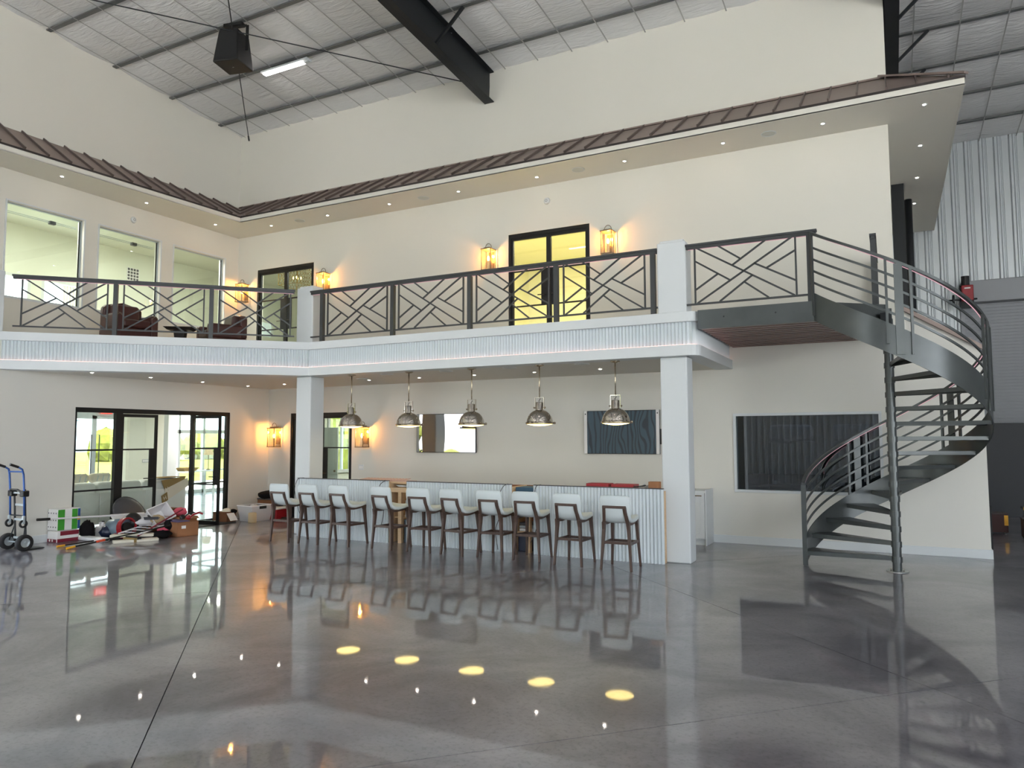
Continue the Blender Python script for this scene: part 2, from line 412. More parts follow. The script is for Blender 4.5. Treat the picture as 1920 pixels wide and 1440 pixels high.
# baseboards
bb = MB().box(-2.81, 1.275, YW-.02, YW, 0, .135).box(1.275, 1.295, YW-.02, YW+.5, 0, .135)
struct(obj('baseboard_back', bb, M['white'], bevel=.004), 'white baseboard along the back wall behind the staircase', 'baseboard')
struct(obj('baseboard_left', MB().box(XL, XL+.02, 6.5, D1[0]-.02, 0, .135).box(XL, XL+.02, D1[1]+.02, YW, 0, .135), M['white'], bevel=.004), 'white baseboard along the lower left wall', 'baseboard')
struct(obj('baseboard_bar', MB().box(XL, D2[0], YW-.02, YW, 0, .135).box(D2[1], -4.1, YW-.02, YW, 0, .135), M['white']), 'white baseboard on the wall behind the bar', 'baseboard')

# ---- corrugated walls
def corrug(x0, x1, z0, z1, y, sgn=-1, per=.305, d=.042):
    b = MB(); xs = []; x = x0
    prof = [(0, 0), (.10, 0), (.13, 1), (.175, 1), (.205, 0)]
    while x < x1:
        for dx, o in prof:
            if x+dx <= x1: xs.append((x+dx, y + sgn*o*d))
        for k in (.24, .27):
            if x+k <= x1: xs += [(x+k-.008, y), (x+k, y+sgn*.008), (x+k+.008, y)]
        x += per
    n = len(xs)
    b.v = [(a, c, z0) for a, c in xs] + [(a, c, z1) for a, c in xs]
    b.f = [(i, i+1, n+i+1, n+i) for i in range(n-1)]
    return b
RD = (1.3, 9.0, 0, 4.9)
rear = corrug(.2, X_R, 0, 9.2, Y_R)
wr = sthing('wall_rear', 'vertical ribbed galvanised metal siding on the rear wall', 'wall', (0, Y_R, 0))
obj('ribbed_siding', corrug(.2, X_R, 5.0, 9.12, Y_R), M['corr'], wr, world=True)
obj('ribbed_siding', corrug(.2, 1.7, 0, 5.0, Y_R), M['corr'], wr, world=True)
obj('ribbed_siding', corrug(9.2, X_R, 0, 5.0, Y_R), M['corr'], wr, world=True)
obj('backing', wall_x(Y_R+.02, Y_R+.15, XL, X_R, 0, 10), M['corr'], wr, world=True)
# front wall with open bays towards the yard (behind the camera)
FO = [(-14.2, -8.6, 0, 7.6), (1.0, 6.6, 0, 7.2), (7.4, 13.2, 0, 7.2)]
wf = sthing('wall_front', 'ribbed metal front wall with open vehicle bays', 'wall', (0, Y_F, 0))
obj('wall_core', wall_x(Y_F-.2, Y_F-.05, XU-.2, X_R, 0, 11, FO), M['corr'], wf, world=True)
obj('ribbed_siding', corrug(-8.5, .9, 0, 9.5, Y_F, 1), M['corr'], wf, world=True)
wr2 = obj('wall_right', wall_y(X_R, X_R+.2, Y_F, Y_R, 0, 11, [(-10.5, -4, 0, 6.5), (-2.5, 4.0, 0, 6.5)]), M['corr'])  # bay openings added and sized to let daylight in
struct(wr2, 'ribbed metal right wall with open bays added for daylight', 'wall')

# ---- roof underside: sagging vinyl insulation between purlins and straps
PUR = [12.43 - 1.4*k for k in range(-6, 18)]
PUR = [y for y in PUR if Y_F < y < Y_R+.2]
SX0 = -13.70
def strapx(k): return SX0 + .755*k
ceil = sthing('ceiling', 'white vinyl insulated metal roof with purlins and straps', 'ceiling', (0, 0, 0))
xs = [XU-.2] + [strapx(k) for k in range(-1, 37)] + [X_R]
ys = sorted([Y_F-.1] + PUR + [4.3] + [Y_R+.1])
b = MB(); NX, NY = 4, 5
gx = []
for i in range(len(xs)-1):
    for k in range(NX): gx.append((xs[i]+(xs[i+1]-xs[i])*k/NX, k/NX))
gx.append((xs[-1], 0))
gy = []
for i in range(len(ys)-1):
    for k in range(NY): gy.append((ys[i]+(ys[i+1]-ys[i])*k/NY, k/NY))
gy.append((ys[-1], 0))
rnd = random.Random(3)
for y, fy in gy:
    for x, fx in gx:
        sag = (.085 if y < PUR[0]-99 or not (12.43 < y < YW) else .03)*math.sin(PI*fy)**.8*(.55+.45*math.sin(PI*fx)**.7) if 0 < fy < 1 else 0
        b.v.append((x, y, zc(y) + .06 - sag*(.85+.3*rnd.random())))
n = len(gx)
for j in range(len(gy)-1):
    for i in range(n-1): b.f.append((j*n+i, j*n+i+1, (j+1)*n+i+1, (j+1)*n+i))
obj('insulation', b, M['fabric'], ceil, smooth=True)
obj('roof_deck', MB().add([(XU-.6, Y_F-.4, zc(Y_F)+.25), (X_R+.4, Y_F-.4, zc(Y_F)+.25), (X_R+.4, 4.3, zc(4.3)+.25), (XU-.6, 4.3, zc(4.3)+.25), (X_R+.4, Y_R+.3, zc(Y_R)+.25), (XU-.6, Y_R+.3, zc(Y_R)+.25)],
    [(0,1,2,3),(3,2,4,5)]), M['corr'], ceil, solid=.06)
for y in PUR:
    z = zc(y); sl = -.0765 if y > 4.3 else .0765
    obj('purlin', MB().box(XU, X_R, y-.045, y+.045, z-.015, z+.01).box(XU, X_R, y+.03, y+.045, z, z+.2), M['purlin'], ceil)
for k in range(-1, 37):
    x = strapx(k)
    if x > X_R: continue
    q = MB()
    q.sweep([(x, y, zc(y)-.022) for y in (Y_R, 4.3, Y_F)], [(-.011, 0), (.011, 0), (.011, .004), (-.011, .004)])
    obj('strap', q, M['strap'], ceil)

# ---- steel rafters
def rafter(x, y0, y1, label, d=.67, br=True):
    t = thing('steel_rafter', label, 'beam', (x, y1, zc(y1)-d), group='roof rafters')
    ya = [y0, y1] if not (y0 < 4.3 < y1) else [y0, 4.3, y1]
    W_ = MB(); ft = MB(); fb = MB()
    W_.sweep([(x, y, zc(y)-.01-d/2) for y in ya], [(-.006, -d/2), (.006, -d/2), (.006, d/2), (-.006, d/2)])
    ft.sweep([(x, y, zc(y)-.02) for y in ya], [(-.11, -.009), (.11, -.009), (.11, .009), (-.11, .009)])
    fb.sweep([(x, y, zc(y)-d) for y in ya], [(-.11, -.009), (.11, -.009), (.11, .009), (-.11, .009)])
    obj('web', W_, M['black_steel'], t, world=True); obj('flange', ft, M['black_steel'], t, world=True); obj('flange', fb, M['black_steel'], t, world=True)
    if br:
        for y in PUR:
            if y0+.2 < y < y1-.9:
                obj('flange_brace', MB().bar((x+.02, y, zc(y)-d+.1), (x+.62, y, zc(y)-.02), .05, .05), M['black_steel'], t, world=True)
    return t
rafter(-7.29, Y_F+.1, YW-.002, 'black steel roof beam ending high on the back wall')
rafter(.27, Y_F+.1, Y_R-.06, 'black steel roof beam seen end-on beside the upper wall corner')
rafter(7.9, Y_F+.1, Y_R-.06, 'black steel roof beam over the right bay', br=False)
tag(obj('steel_column', MB().box(.19, .41, 16.4, 16.42, 3.5, ZS).box(.19, .41, 16.66, 16.68, 3.5, ZS).box(.29, .31, 16.42, 16.66, 3.5, ZS), M['black_steel']), 'black steel column under the roof soffit by the wall end', 'column')
tag(obj('down_pipe', MB().cyl((.5, 17.2, 3.75), (.5, 17.2, ZS-.12), .07), M['black_steel'], smooth=True), 'dark round pipe beside the black steel column', 'pipe')
# cross bracing rods under the roof
def rod(a, bq, label):
    t = thing('brace_rod', label, 'rod', bq, group='roof bracing rods')
    obj('rod', MB().tube([a, bq], .011, 6), M['black_steel'], t, world=True)
    obj('clevis', MB().tube([Vector(bq)+(Vector(a)-Vector(bq)).normalized()*.25, bq], .02, 6), M['black_steel'], t, world=True)
rod((-13.24, 6.88, 9.74), (-7.42, 13.06, 9.26), 'thin black brace rod running to the roof beam end')
rod((-9.16, 7.7, 9.68), (-14.28, 13.08, 9.41), 'thin black brace rod running to the wall corner')

# ---- balcony slab with fluted fascia
t = sthing('floor_balcony', 'white balcony slab with fluted fascia and lit ledge', 'balcony', (-6, 12, ZB))
DX, DY = -9.81, YS
path = [(XL-.02, YS-(DX-(XL-.02)), 0), (DX, DY, 0)]
x_e, r_e = -2.42, .16
path += [(x_e-r_e, YS, 0)] + [(x_e-r_e+r_e*math.sin(a), YS+r_e-r_e*math.cos(a), 0) for a in (PI/8, PI/4, 3*PI/8, PI/2)] + [(x_e, YW, 0)]
def offset(path, d):            # positive d = inwards (away from the hall)
    out = []; n = len(path)
    for i, p in enumerate(path):
        p = Vector(p); a = (Vector(path[i])-Vector(path[i-1])).normalized() if i else None
        c = (Vector(path[i+1])-Vector(path[i])).normalized() if i < n-1 else None
        na = V(-a.y, a.x, 0) if a else None; nc = V(-c.y, c.x, 0) if c else None
        if na is None: q = p+nc*d
        elif nc is None: q = p+na*d
        else:
            mid = (na+nc).normalized(); q = p + mid*(d/max(.3, mid.dot(na)))
        out.append(q)
    return out
def band(path, d0, d1, z0, z1):
    A = offset(path, d0); B = offset(path, d1); b = MB(); n = len(A)
    for a, q in zip(A, B): b.v += [(a.x, a.y, z0), (a.x, a.y, z1), (q.x, q.y, z1), (q.x, q.y, z0)]
    for i in range(n-1):
        for k in range(4): b.f.append((4*i+k, 4*i+(k+1) % 4, 4*i+4+(k+1) % 4, 4*i+4+k))
    b.f += [(0, 1, 2, 3), (4*n-4, 4*n-3, 4*n-2, 4*n-1)]
    return b
obj('lower_band', band(path, 0, .3, ZB, 3.175), M['white'], t, world=True, bevel=.006)
obj('cap_band', band(path, 0, .3, 3.515, ZF), M['white'], t, world=True, bevel=.006)
# flutes
P2 = offset(path, .07); pts = []; PITCH_F = .054
tot = 0; segl = []
for i in range(len(P2)-1): segl.append((P2[i+1]-P2[i]).length)
L = sum(segl); ns = int(L/PITCH_F)*6; acc = 0; i = 0; A = []
for k in range(ns+1):
    s = L*k/ns
    while i < len(segl)-1 and s > acc+segl[i]: acc += segl[i]; i += 1
    d = (P2[i+1]-P2[i]).normalized(); nrm = V(d.y, -d.x, 0)
    A.append(P2[i] + d*(s-acc) + nrm*(.034*(1-abs(math.sin(PI*s/PITCH_F))**.8)))
b = MB()
for q in A: b.v += [(q.x, q.y, 3.175), (q.x, q.y, 3.515)]
for k in range(len(A)-1): b.f.append((2*k, 2*k+1, 2*k+3, 2*k+2))
obj('fluted_fascia', b, M['flute'], t, world=True)
obj('led_strip', band(path, .035, .047, 3.1755, 3.181), M['ledpink'], t, world=True)
core = [(p.x, p.y) for p in offset(path, .28)] + [(XU, YW), (XU, 6.94)]
obj('slab', MB().prism(core, ZB+.03, ZF-.005), M['wall'], t, world=True)
obj('soffit', MB().prism([(p.x, p.y) for p in offset(path, .02)] + [(XL, YW)], ZB+.003, ZB+.03), M['wall'], t, world=True)
obj('deck', MB().prism([(p.x, p.y) for p in offset(path, .02)] + [(XU, YW), (XU, 6.92)], ZF-.03, ZF-.001), mat('balcony_deck', (150, 142, 132), .5), t, world=True)

struct(obj('floor_ledge', MB().box(XU, XL-.18, -12, 6.9, 3.58, 3.655), M['wall']), 'flat cream cover added behind the lower left wall against a light leak', 'ledge')  # cover added to close a gap that leaked outside light
# ---- columns and parapet piers
def pier(name, x0, x1, y0, y1, z0, z1, label, cap=True):
    t = thing(name, label, 'column', ((x0+x1)/2, (y0+y1)/2, z0))
    obj('shaft', MB().box(x0, x1, y0, y1, z0, z1), M['white'], t, world=True, bevel=.02, seg=3)
    if cap: obj('cap', MB().box(x0+.035, x1-.035, y0+.035, y1-.035, z1-.002, z1+.035), M['white'], t, world=True, bevel=.012, seg=3)
pier('column', -3.03, -2.625, 10.70, 11.04, 0, ZB, 'square white column at the stair end of the bar', False)
pier('column', -10.245, -9.875, 10.70, 11.08, 0, ZB, 'square white column at the far left end of the bar', False)
pier('parapet_pier', -3.03, -2.60, 10.63, 10.97, ZF, 4.735, 'white parapet pier above the stair end column')
pier('parapet_pier', -10.27, -9.86, 10.70, 11.06, ZF, 4.765, 'white parapet pier at the angle of the balcony')
pier('parapet_pier', -13.72, -13.43, 6.70, 7.05, ZF, 4.72, 'white parapet pier at the left edge of the photo', False)

# ---- standing seam pent roof
t = sthing('roof_canopy', 'taupe standing seam pent roof running round the upper walls', 'roof', (-6, YW, ZS))
YE, ZE, ZT = 12.12, 7.045, 7.69
XE = 1.137
CI = (-13.45, YE)                                   # inside corner of the eave
LE = (-13.78, 6.2)                                  # left end of the eave
sof = [(LE[0], LE[1]), CI, (XE, YE), (XE, Y_R-.05), (.12, Y_R-.05), (.12, YW+.02), (XU-.02, YW+.02), (XU-.02, LE[1])]
obj('soffit', MB().prism(sof, ZS+.003, ZS+.02), M['wallup'], t, world=True)
fpath = [(LE[0], LE[1], 0), (CI[0], CI[1], 0), (XE, YE, 0), (XE, Y_R-.05, 0)]
obj('fascia', band(fpath, 0, .03, ZS, ZE-.02), M['wallup'], t, world=True)
obj('drip_edge', band(offset(fpath, -.012), 0, .03, ZE-.03, ZE+.005), M['drip'], t, world=True)
def roofz(k): return ZE + (ZT-ZE)*k
pan = []
X0 = .128
sx = [X0 + .4062*k for k in range(-40, 3)]
def top_y(x): return YW
for i, x in enumerate(sx):
    x1 = x + .4062
    # back run: hip at the right corner, valley at the left corner
    def tip(xx):      # (upper point y, k) limited by hip (right) and valley (left)
        k = 1.0
        if xx > .14: k = max(0, (XE-xx)/(XE-.14))
        if xx < CI[0]: k = 1.0
        return k
    def low(xx):
        if xx < CI[0]: return min(1, (CI[0]-xx)/(CI[0]-XU))
        return 0
    a, bq = max(x, XU), min(x1, XE)
    if bq-a > .01:
        l0, l1, k0, k1 = low(a), low(bq), tip(a), tip(bq)
        vs = [(a, YE+(YW-YE)*l0, roofz(l0)), (bq, YE+(YW-YE)*l1, roofz(l1)), (bq, YE+(YW-YE)*k1, roofz(k1)), (a, YE+(YW-YE)*k0, roofz(k0))]
        obj('roof_pan', MB().add(vs, [(0,1,2,3)]), M['roofm'], t, world=True, solid=.012)
    if XU+.03 < x < XE-.06 and tip(x)-low(x) > .06:
        l, k = low(x), tip(x)
        obj('seam', MB().bar((x, YE+(YW-YE)*l-.01, roofz(l)+.02), (x, YE+(YW-YE)*k, roofz(k)+.02), .024, .058), M['seam'], t, world=True)
# left run
def le_x(y): return LE[0] + (CI[0]-LE[0])*(y-LE[1])/(CI[1]-LE[1])
y = LE[1]
while y < YW:
    y1 = min(y+.4062, YW)
    def low2(yy): return min(1, max(0, (yy-CI[1])/(YW-CI[1])))
    l0, l1 = low2(y), low2(y1)
    p = lambda yy, k: (le_x(min(yy, CI[1])) + (XU-le_x(min(yy, CI[1])))*k, yy, roofz(k))
    obj('roof_pan', MB().add([p(y, l0), p(y1, l1), p(y1, 1), p(y, 1)], [(0,1,2,3)]), M['roofm'], t, world=True, solid=.012)
    if low2(y) < .94:
        a, c = Vector(p(y, low2(y))), Vector(p(y, 1)); a.z += .02; c.z += .02
        obj('seam', MB().bar(a, c, .024, .058), M['seam'], t, world=True)
    y = y1
obj('ridge_flashing', MB().bar((XU+.02, YW-.02, ZT+.01), (.14, YW-.02, ZT+.01), .05, .03), M['roofm'], t, world=True)
obj('valley', MB().bar((CI[0], CI[1], ZE+.012), (XU, YW, ZT+.012), .08, .02), M['roofm'], t, world=True)
obj('hip_cap', MB().bar((XE+.02, YE-.02, ZE+.03), (.05, YW, ZT+.05), .09, .03), M['roofm'], t, world=True)
obj('side_slope', MB().add([(XE, YE, ZE), (XE, Y_R-.05, ZE), (.14, Y_R-.05, ZT), (.14, YW, ZT)], [(0,1,2,3)]), M['roofm'], t, world=True, solid=.012)

# ---- rooms behind the openings
def room(name, label, x0, x1, y0, y1, z0, z1, m, sides='LRBTFK', th=.1, floor_m=None, holes_L=()):
    b = MB()
    if 'L' in sides: b.add(*[*(lambda q: (q.v, q.f))(wall_y(x0-th, x0, y0, y1, z0, z1, holes_L))])
    if 'R' in sides: b.box(x1, x1+th, y0, y1, z0, z1)
    if 'F' in sides: b.box(x0, x1, y0-th, y0, z0, z1)
    if 'K' in sides: b.box(x0, x1, y1, y1+th, z0, z1)
    if 'T' in sides: b.box(x0-th, x1+th, y0-th, y1+th, z1, z1+th)
    o = struct(obj(name, b, m), label, 'wall')
    if floor_m: struct(obj('floor_'+name.split('_', 1)[1], MB().box(x0-th, x1+th, y0, y1, z0-.08, z0-.002), floor_m), 'floor of the ' + label.replace('walls of the ', ''), 'floor')
    return o
LWX = -21.0
LH = [(12.85, 14.5, 0, 2.62), (15.6, 19.6, 0, 2.72)]
room('wall_lounge', 'pale walls of the lounge behind the left glass doors', LWX, XL-.18, 7.05, 20.4, 0, 2.95, M['room'], 'LFT', .15, M['concrete'], LH)
struct(obj('wall_lounge_end', wall_x(20.4, 20.55, LWX-.15, XL, 0, 2.95, [(-18.8, -16.0, .6, 2.65)]), M['room']), 'end wall of the lounge with a garden window', 'wall')
room('wall_upper_lounge', 'pale walls of the upper room behind the three square windows', -18.0, XU-.2, 6.0, 19.5, ZF, 6.85, M['room'], 'LFKT', .12, mat('upper_floor', (170, 160, 145), .6), [(8.6, 10.0, 4.5, 5.68), (10.25, 11.5, 4.3, 5.7)])
room('wall_office', 'pale yellow walls of the room behind the upper glass doors', -9.0, -2.0, YW+.2, 18.5, ZF, 6.6, M['roomy'], 'LRKT', .1, mat('office_floor', (200, 190, 140), .6))
room('wall_hallway', 'pale walls of the hall behind the far upper glass door', XU, -9.2, YW+.2, 19.0, ZF, 6.6, M['room'], 'RKT', .1, mat('hall_floor', (190, 182, 165), .6))
room('wall_den', 'pale walls of the room behind the lower back glass door', XL+.1, -9.4, YW+.16, 20.4, 0, 2.95, M['room'], 'LRT', .1, None, [DW])
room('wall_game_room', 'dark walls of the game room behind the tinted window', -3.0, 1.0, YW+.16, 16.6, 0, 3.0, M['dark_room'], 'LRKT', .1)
struct(obj('wall_den_end', wall_x(20.4, 20.55, XL, -9.3, 0, 2.95), M['room']), 'end wall of the den with a garden window', 'wall')
# ---- outdoors
g = obj('lawn', MB().box(-120, -21.3, -60, 90, -.25, -.12).box(-21.3, 60, 20.9, 90, -.25, -.12), M['grass']); struct(g, 'sunlit yellow green lawn outside the lounge', 'lawn')
g = obj('bounce_apron', MB().box(-27.5, -21.16, -40, 60, -.14, -.06).box(-21.3, 50, -60, Y_F-.2, -.2, -.05).box(X_R+.2, 50, Y_F-.2, 60, -.2, -.05).box(-21.16, XL-.2, Y_F-.2, 6.88, -.2, -.05), M['drive']); struct(g, 'pale concrete apron added around the building to bounce daylight in', 'bounce_apron')
rr = random.Random(11)
for k in range(13):
    yy = 29 + k*3.8 + rr.uniform(-.2, .2); xx = -60 + rr.uniform(-4, 4)
    q = MB()
    for j in range(5): q.blob((xx+rr.uniform(-1, 1), yy+rr.uniform(-.5, .5), rr.uniform(.7, 1.2)), (rr.uniform(1.5, 2.0), rr.uniform(1.15, 1.35), rr.uniform(1.2, 1.7)), 10, 7, .12)
    tag(obj('roadside_bush', q, M['hedge']), 'yellow green bush across the lawn outside the lounge', 'bush', 'bushes across the lawn')
for k in range(5):
    q = MB(); xx = -24 + k*10; yy = -32 + rr.uniform(-3, 3)
    for j in range(6): q.blob((xx+rr.uniform(-2, 2), yy+rr.uniform(-2, 2), rr.uniform(2.2, 5.5)), (2.4, 2.4, 2.1), 10, 7, .18)
    q.cyl((xx, yy, -.2), (xx, yy, 2.5), .25, 8)
    tag(obj('yard_tree', q, M['hedge']), 'leafy tree in the yard behind the photographer', 'tree', 'trees in the front yard')
for k in range(3):
    q = MB(); xx = -34 + rr.uniform(-1.5, 1.5); yy = -18 + k*6.5
    for j in range(5): q.blob((xx+rr.uniform(-1, 1), yy+rr.uniform(-1.2, 1.2), rr.uniform(1.0, 3.2)), (1.5, 1.5, 1.4), 10, 7, .18)
    q.cyl((xx, yy, -.2), (xx, yy, 1.6), .15, 8)
    tag(obj('side_tree', q, M['hedge']), 'small leafy tree outside the open left wall bay', 'tree', 'trees outside the left bays')
q = MB()
for k in range(6): q.blob((-30+k*1.9, 30+rr.uniform(-1, 1), 1.2), (1.9, 1.4, 2.3), 10, 7, .18)
tag(obj('garden_hedge', q, M['hedge']), 'green hedge seen through the lower back glass door', 'hedge')
q = MB()
for k in range(9): q.blob((-118, -60+k*22, -2), (12, 22, 9+3*math.sin(k*1.7)), 14, 8, .05)
struct(obj('hills', q, M['hill'], smooth=True), 'hazy low hills on the horizon', 'hill')
# ================================================================== DOORS AND WINDOWS
FR = M['frame']
def pane_y(t, x, y0, y1, z0, z1, m='glass'): return obj('pane', MB().box(x-.004, x+.004, y0, y1, z0, z1), M[m], t, world=True)
def pane_x(t, y, x0, x1, z0, z1, m='glass'): return obj('pane', MB().box(x0, x1, y-.004, y+.004, z0, z1), M[m], t, world=True)
xd = XL - .06
t = sthing('door_1', 'black steel framed glass lounge doors in the left wall, one leaf open', 'door', (XL, 10.1, 0))
def by(y0, y1, z0, z1, d=.05): return MB().box(xd-d/2, xd+d/2, y0, y1, z0, z1)
obj('head', by(8.356, 11.948, 2.33, 2.42, .09), FR, t, world=True)
for y0, y1 in ((8.356, 8.40), (9.18, 9.32), (10.955, 11.03), (11.88, 11.948)): obj('jamb', by(y0, y1, 0, 2.33, .09), FR, t, world=True)
obj('sill', by(8.4, 9.18, 0, .06), FR, t, world=True); obj('sill', by(11.03, 11.88, 0, .06), FR, t, world=True)
for y0, y1 in ((8.40, 9.18), (11.03, 11.88)):
    for z in (.855, 1.615): obj('muntin', by(y0, y1, z-.016, z+.016, .03), FR, t, world=True)
    for z0, z1 in ((.06, .84), (.87, 1.6), (1.63, 2.33)): pane_y(t, xd, y0, y1, z0, z1)
def leaf(t, label):
    """a glazed leaf built along +x from its hinge at the origin"""
    L = .83; b = MB()
    lf = obj('door_leaf', MB().box(0, .045, -.02, .02, .01, 2.32).box(L-.055, L, -.02, .02, .01, 2.32).box(.045, L-.055, -.02, .02, 2.26, 2.32).box(.045, L-.055, -.02, .02, .01, .09), FR, t)
    for z in (.855, 1.615): obj('muntin', MB().box(.045, L-.055, -.013, .013, z-.015, z+.015), FR, lf)
    obj('lock_plate', MB().box(L-.17, L-.055, -.018, .018, .87, 1.6), FR, lf)
    for z0, z1 in ((.09, .84), (.87, 1.6), (1.63, 2.26)): obj('pane', MB().box(.045, L-.055, -.004, .004, z0, z1), M['glass'], lf)
    obj('lever_handle', MB().tube([(L-.1, -.02, 1.02), (L-.1, -.07, 1.02), (L-.23, -.075, 1.02)], .011, 6).tube([(L-.1, .02, 1.02), (L-.1, .07, 1.02), (L-.23, .075, 1.02)], .011, 6), M['plastic_k'], lf)
    return lf
lf = leaf(t, ''); lf.location = (xd-XL, 9.32-10.1, 0); lf.rotation_euler = (0, 0, PI/2 - .0)
lf.scale = (.80/.83, 1, 1)
lf2 = leaf(t, ''); lf2.location = (xd-XL+.02, 10.95-10.1, 0); lf2.rotation_euler = (0, 0, math.radians(6))
lf2.scale = (.80/.83, 1, 1)

def steel_door(name, label, x0, x1, z0, z1, hx, gl):
    t = sthing(name, label, 'door', ((x0+x1)/2, YW+.06, z0)); yd = YW+.06
    bx = lambda a, c, p, q, d=.05: MB().box(a, c, yd-d/2, yd+d/2, p, q)
    obj('head', bx(x0, x1, z1-.07, z1, .09), FR, t, world=True)
    obj('jamb', bx(x0, x0+.05, z0, z1-.07, .09), FR, t, world=True); obj('jamb', bx(x1-.05, x1, z0, z1-.07, .09), FR, t, world=True)
    xm = (x0+x1)/2
    for a, c in ((x0+.05, xm), (xm, x1-.05)):
        lf = obj('door_leaf', bx(a, a+.05, z0+.01, z1-.07).box(c-.05, c, yd-.025, yd+.025, z0+.01, z1-.07).box(a+.05, c-.05, yd-.025, yd+.025, z0+.01, z0+.1).box(a+.05, c-.05, yd-.025, yd+.025, z1-.13, z1-.07), FR, t, world=True)
        hh = (z1-z0)
        for k in (.355, .665): obj('muntin', bx(a+.05, c-.05, z0+hh*k-.014, z0+hh*k+.014, .03), FR, lf, world=True)
        for p, q in ((.1, hh*.355), (hh*.355, hh*.665), (hh*.665, hh-.13)): pane_x(lf, yd, a+.05, c-.05, z0+p, z0+q, gl)
        e = c-.17 if c == xm else a+.05
        obj('lock_plate', bx(e, e+.12, z0+hh*.355+.014, z0+hh*.665-.014, .035), FR, lf, world=True)
        ex = c-.08 if c == xm else a+.08
        sg = -1 if c == xm else 1
        obj('lever_handle', MB().tube([(ex, yd-.02, z0+1.02), (ex, yd-.08, z0+1.02), (ex+sg*.14, yd-.085, z0+1.02)], .011, 6), M['plastic_k'], lf, world=True)
    return t
steel_door('door_2', 'black steel framed glass double door in the wall behind the bar', D2[0], D2[1], 0, 2.42, 0, 'glassg')
steel_door('door_3', 'black steel double door with yellow lit room behind on the balcony', U1[0], U1[1], ZF, U1[3], 0, 'glass')
steel_door('door_4', 'black steel double door at the far left end of the balcony', U2[0], U2[1], ZF, U2[3], 0, 'glassg')

for k, (y0, y1, z0, z1) in enumerate(WIN):
    t = sthing('window_%d' % (k+1), ('leftmost', 'middle', 'rightmost')[k] + ' of the three square windows in the upper left wall', 'window', (XU, (y0+y1)/2, z0))
    x = XU-.1
    obj('frame', MB().box(x-.03, x+.03, y0, y0+.025, z0, z1).box(x-.03, x+.03, y1-.025, y1, z0, z1).box(x-.03, x+.03, y0, y1, z0, z0+.025).box(x-.03, x+.03, y0, y1, z1-.025, z1), M['alu'], t, world=True)
    obj('gasket', MB().box(x-.012, x+.012, y1-.04, y1-.025, z0+.025, z1-.025), FR, t, world=True)
    pane_y(t, x, y0+.025, y1-.025, z0+.025, z1-.025, 'glassg')
    obj('casing', MB().box(XU, XU+.012, y0-.03, y0, z0-.03, z1+.03).box(XU, XU+.012, y1, y1+.03, z0-.03, z1+.03).box(XU, XU+.012, y0, y1, z1, z1+.03).box(XU, XU+.012, y0, y1, z0-.03, z0), M['white'], t, world=True)
    if k < 2:
        c = (y0*.35+y1*.65)
        obj('shade_rail', MB().tube([(x-.12, y0+.03, z1-.13), (x-.12, y1-.03, z1-.13)], .006, 6).tube([(x-.12, y0+.03, z1-.16), (x-.12, y1-.03, z1-.16)], .006, 6), M['alu'], t, world=True)
        obj('closer', MB().box(x-.16, x-.08, c-.06, c+.06, z1-.19, z1-.12), M['plastic_g'], t, world=True, bevel=.01)
# tinted game-room window
t = sthing('window_4', 'large dark tinted window in the wall behind the spiral stairs', 'window', (-1.28, YW, GW[2]))
x0, x1, z0, z1 = GW
obj('casing', MB().box(x0-.045, x1+.045, YW-.025, YW+.02, z1, z1+.045).box(x0-.045, x1+.045, YW-.025, YW+.02, z0-.045, z0).box(x0-.045, x0, YW-.025, YW+.02, z0, z1).box(x1, x1+.045, YW-.025, YW+.02, z0, z1), M['white'], t, world=True, bevel=.004)
pane_x(t, YW+.03, x0, x1, z0, z1, 'glassd')
for k, (xa, w) in enumerate(((-2.05, .8), (-.95, .85))):
    g = thing('arcade_cabinet', ('left', 'right')[k] + ' of two dark blue game machines behind the tinted window', 'game machine', (xa+w/2, 14.6, 0), group='game machines behind the tinted glass')
    obj('body', MB().box(-w/2, w/2, -.3, .3, 0, 1.75), M['navy'], g, bevel=.05)
    obj('marquee', MB().box(-w/2+.03, w/2-.03, -.34, .2, 1.75, 2.05), mat('marquee_dark', (50, 58, 80), .4), g, bevel=.08, seg=3)
    obj('screen', MB().box(-w/2+.1, w/2-.1, -.315, -.3, 1.05, 1.6), mat('dim_game_screen', (60, 62, 66), .2, var=.5, vscale=7), g)
    obj('control_deck', MB().box(-w/2+.04, w/2-.04, -.5, -.3, .85, .97), M['plastic_k'], g, bevel=.02)
    for q in (-.25, .25): obj('knob', MB().cyl((q, -.42, .97), (q, -.42, 1.03), .03), M['alu'], g)

# lounge exterior door and windows
t = sthing('door_5', 'aluminium glass entrance door pair at the far side of the lounge', 'door', (LWX, 13.68, 0)); x = LWX-.07
y0, y1, zt = 12.85, 14.5, 2.62
obj('frame', MB().box(x-.05, x+.05, y0, y0+.06, 0, zt).box(x-.05, x+.05, y1-.06, y1, 0, zt).box(x-.05, x+.05, y0, y1, zt-.1, zt), M['alu'], t, world=True)
for a, c, h in ((y0+.06, 13.68, 13.56), (13.68, y1-.06, 13.80)):
    lf = obj('door_leaf', MB().box(x-.03, x+.03, a, a+.07, 0, zt-.1).box(x-.03, x+.03, c-.07, c, 0, zt-.1).box(x-.03, x+.03, a, c, 0, .12).box(x-.03, x+.03, a, c, zt-.2, zt-.1), M['alu'], t, world=True)
    obj('pane', MB().box(x-.004, x+.004, a+.07, c-.07, .12, zt-.2), M['glass'], lf, world=True)
    obj('pull_handle', MB().tube([(x+.03, h, .75), (x+.1, h, .75), (x+.1, h, 1.95), (x+.03, h, 1.95)], .015, 6), M['plastic_g'], lf, world=True)
t = sthing('window_5', 'wide glazed window wall at the far side of the lounge', 'window', (LWX, 17.6, 0))
y0, y1, zt = 15.6, 19.6, 2.72
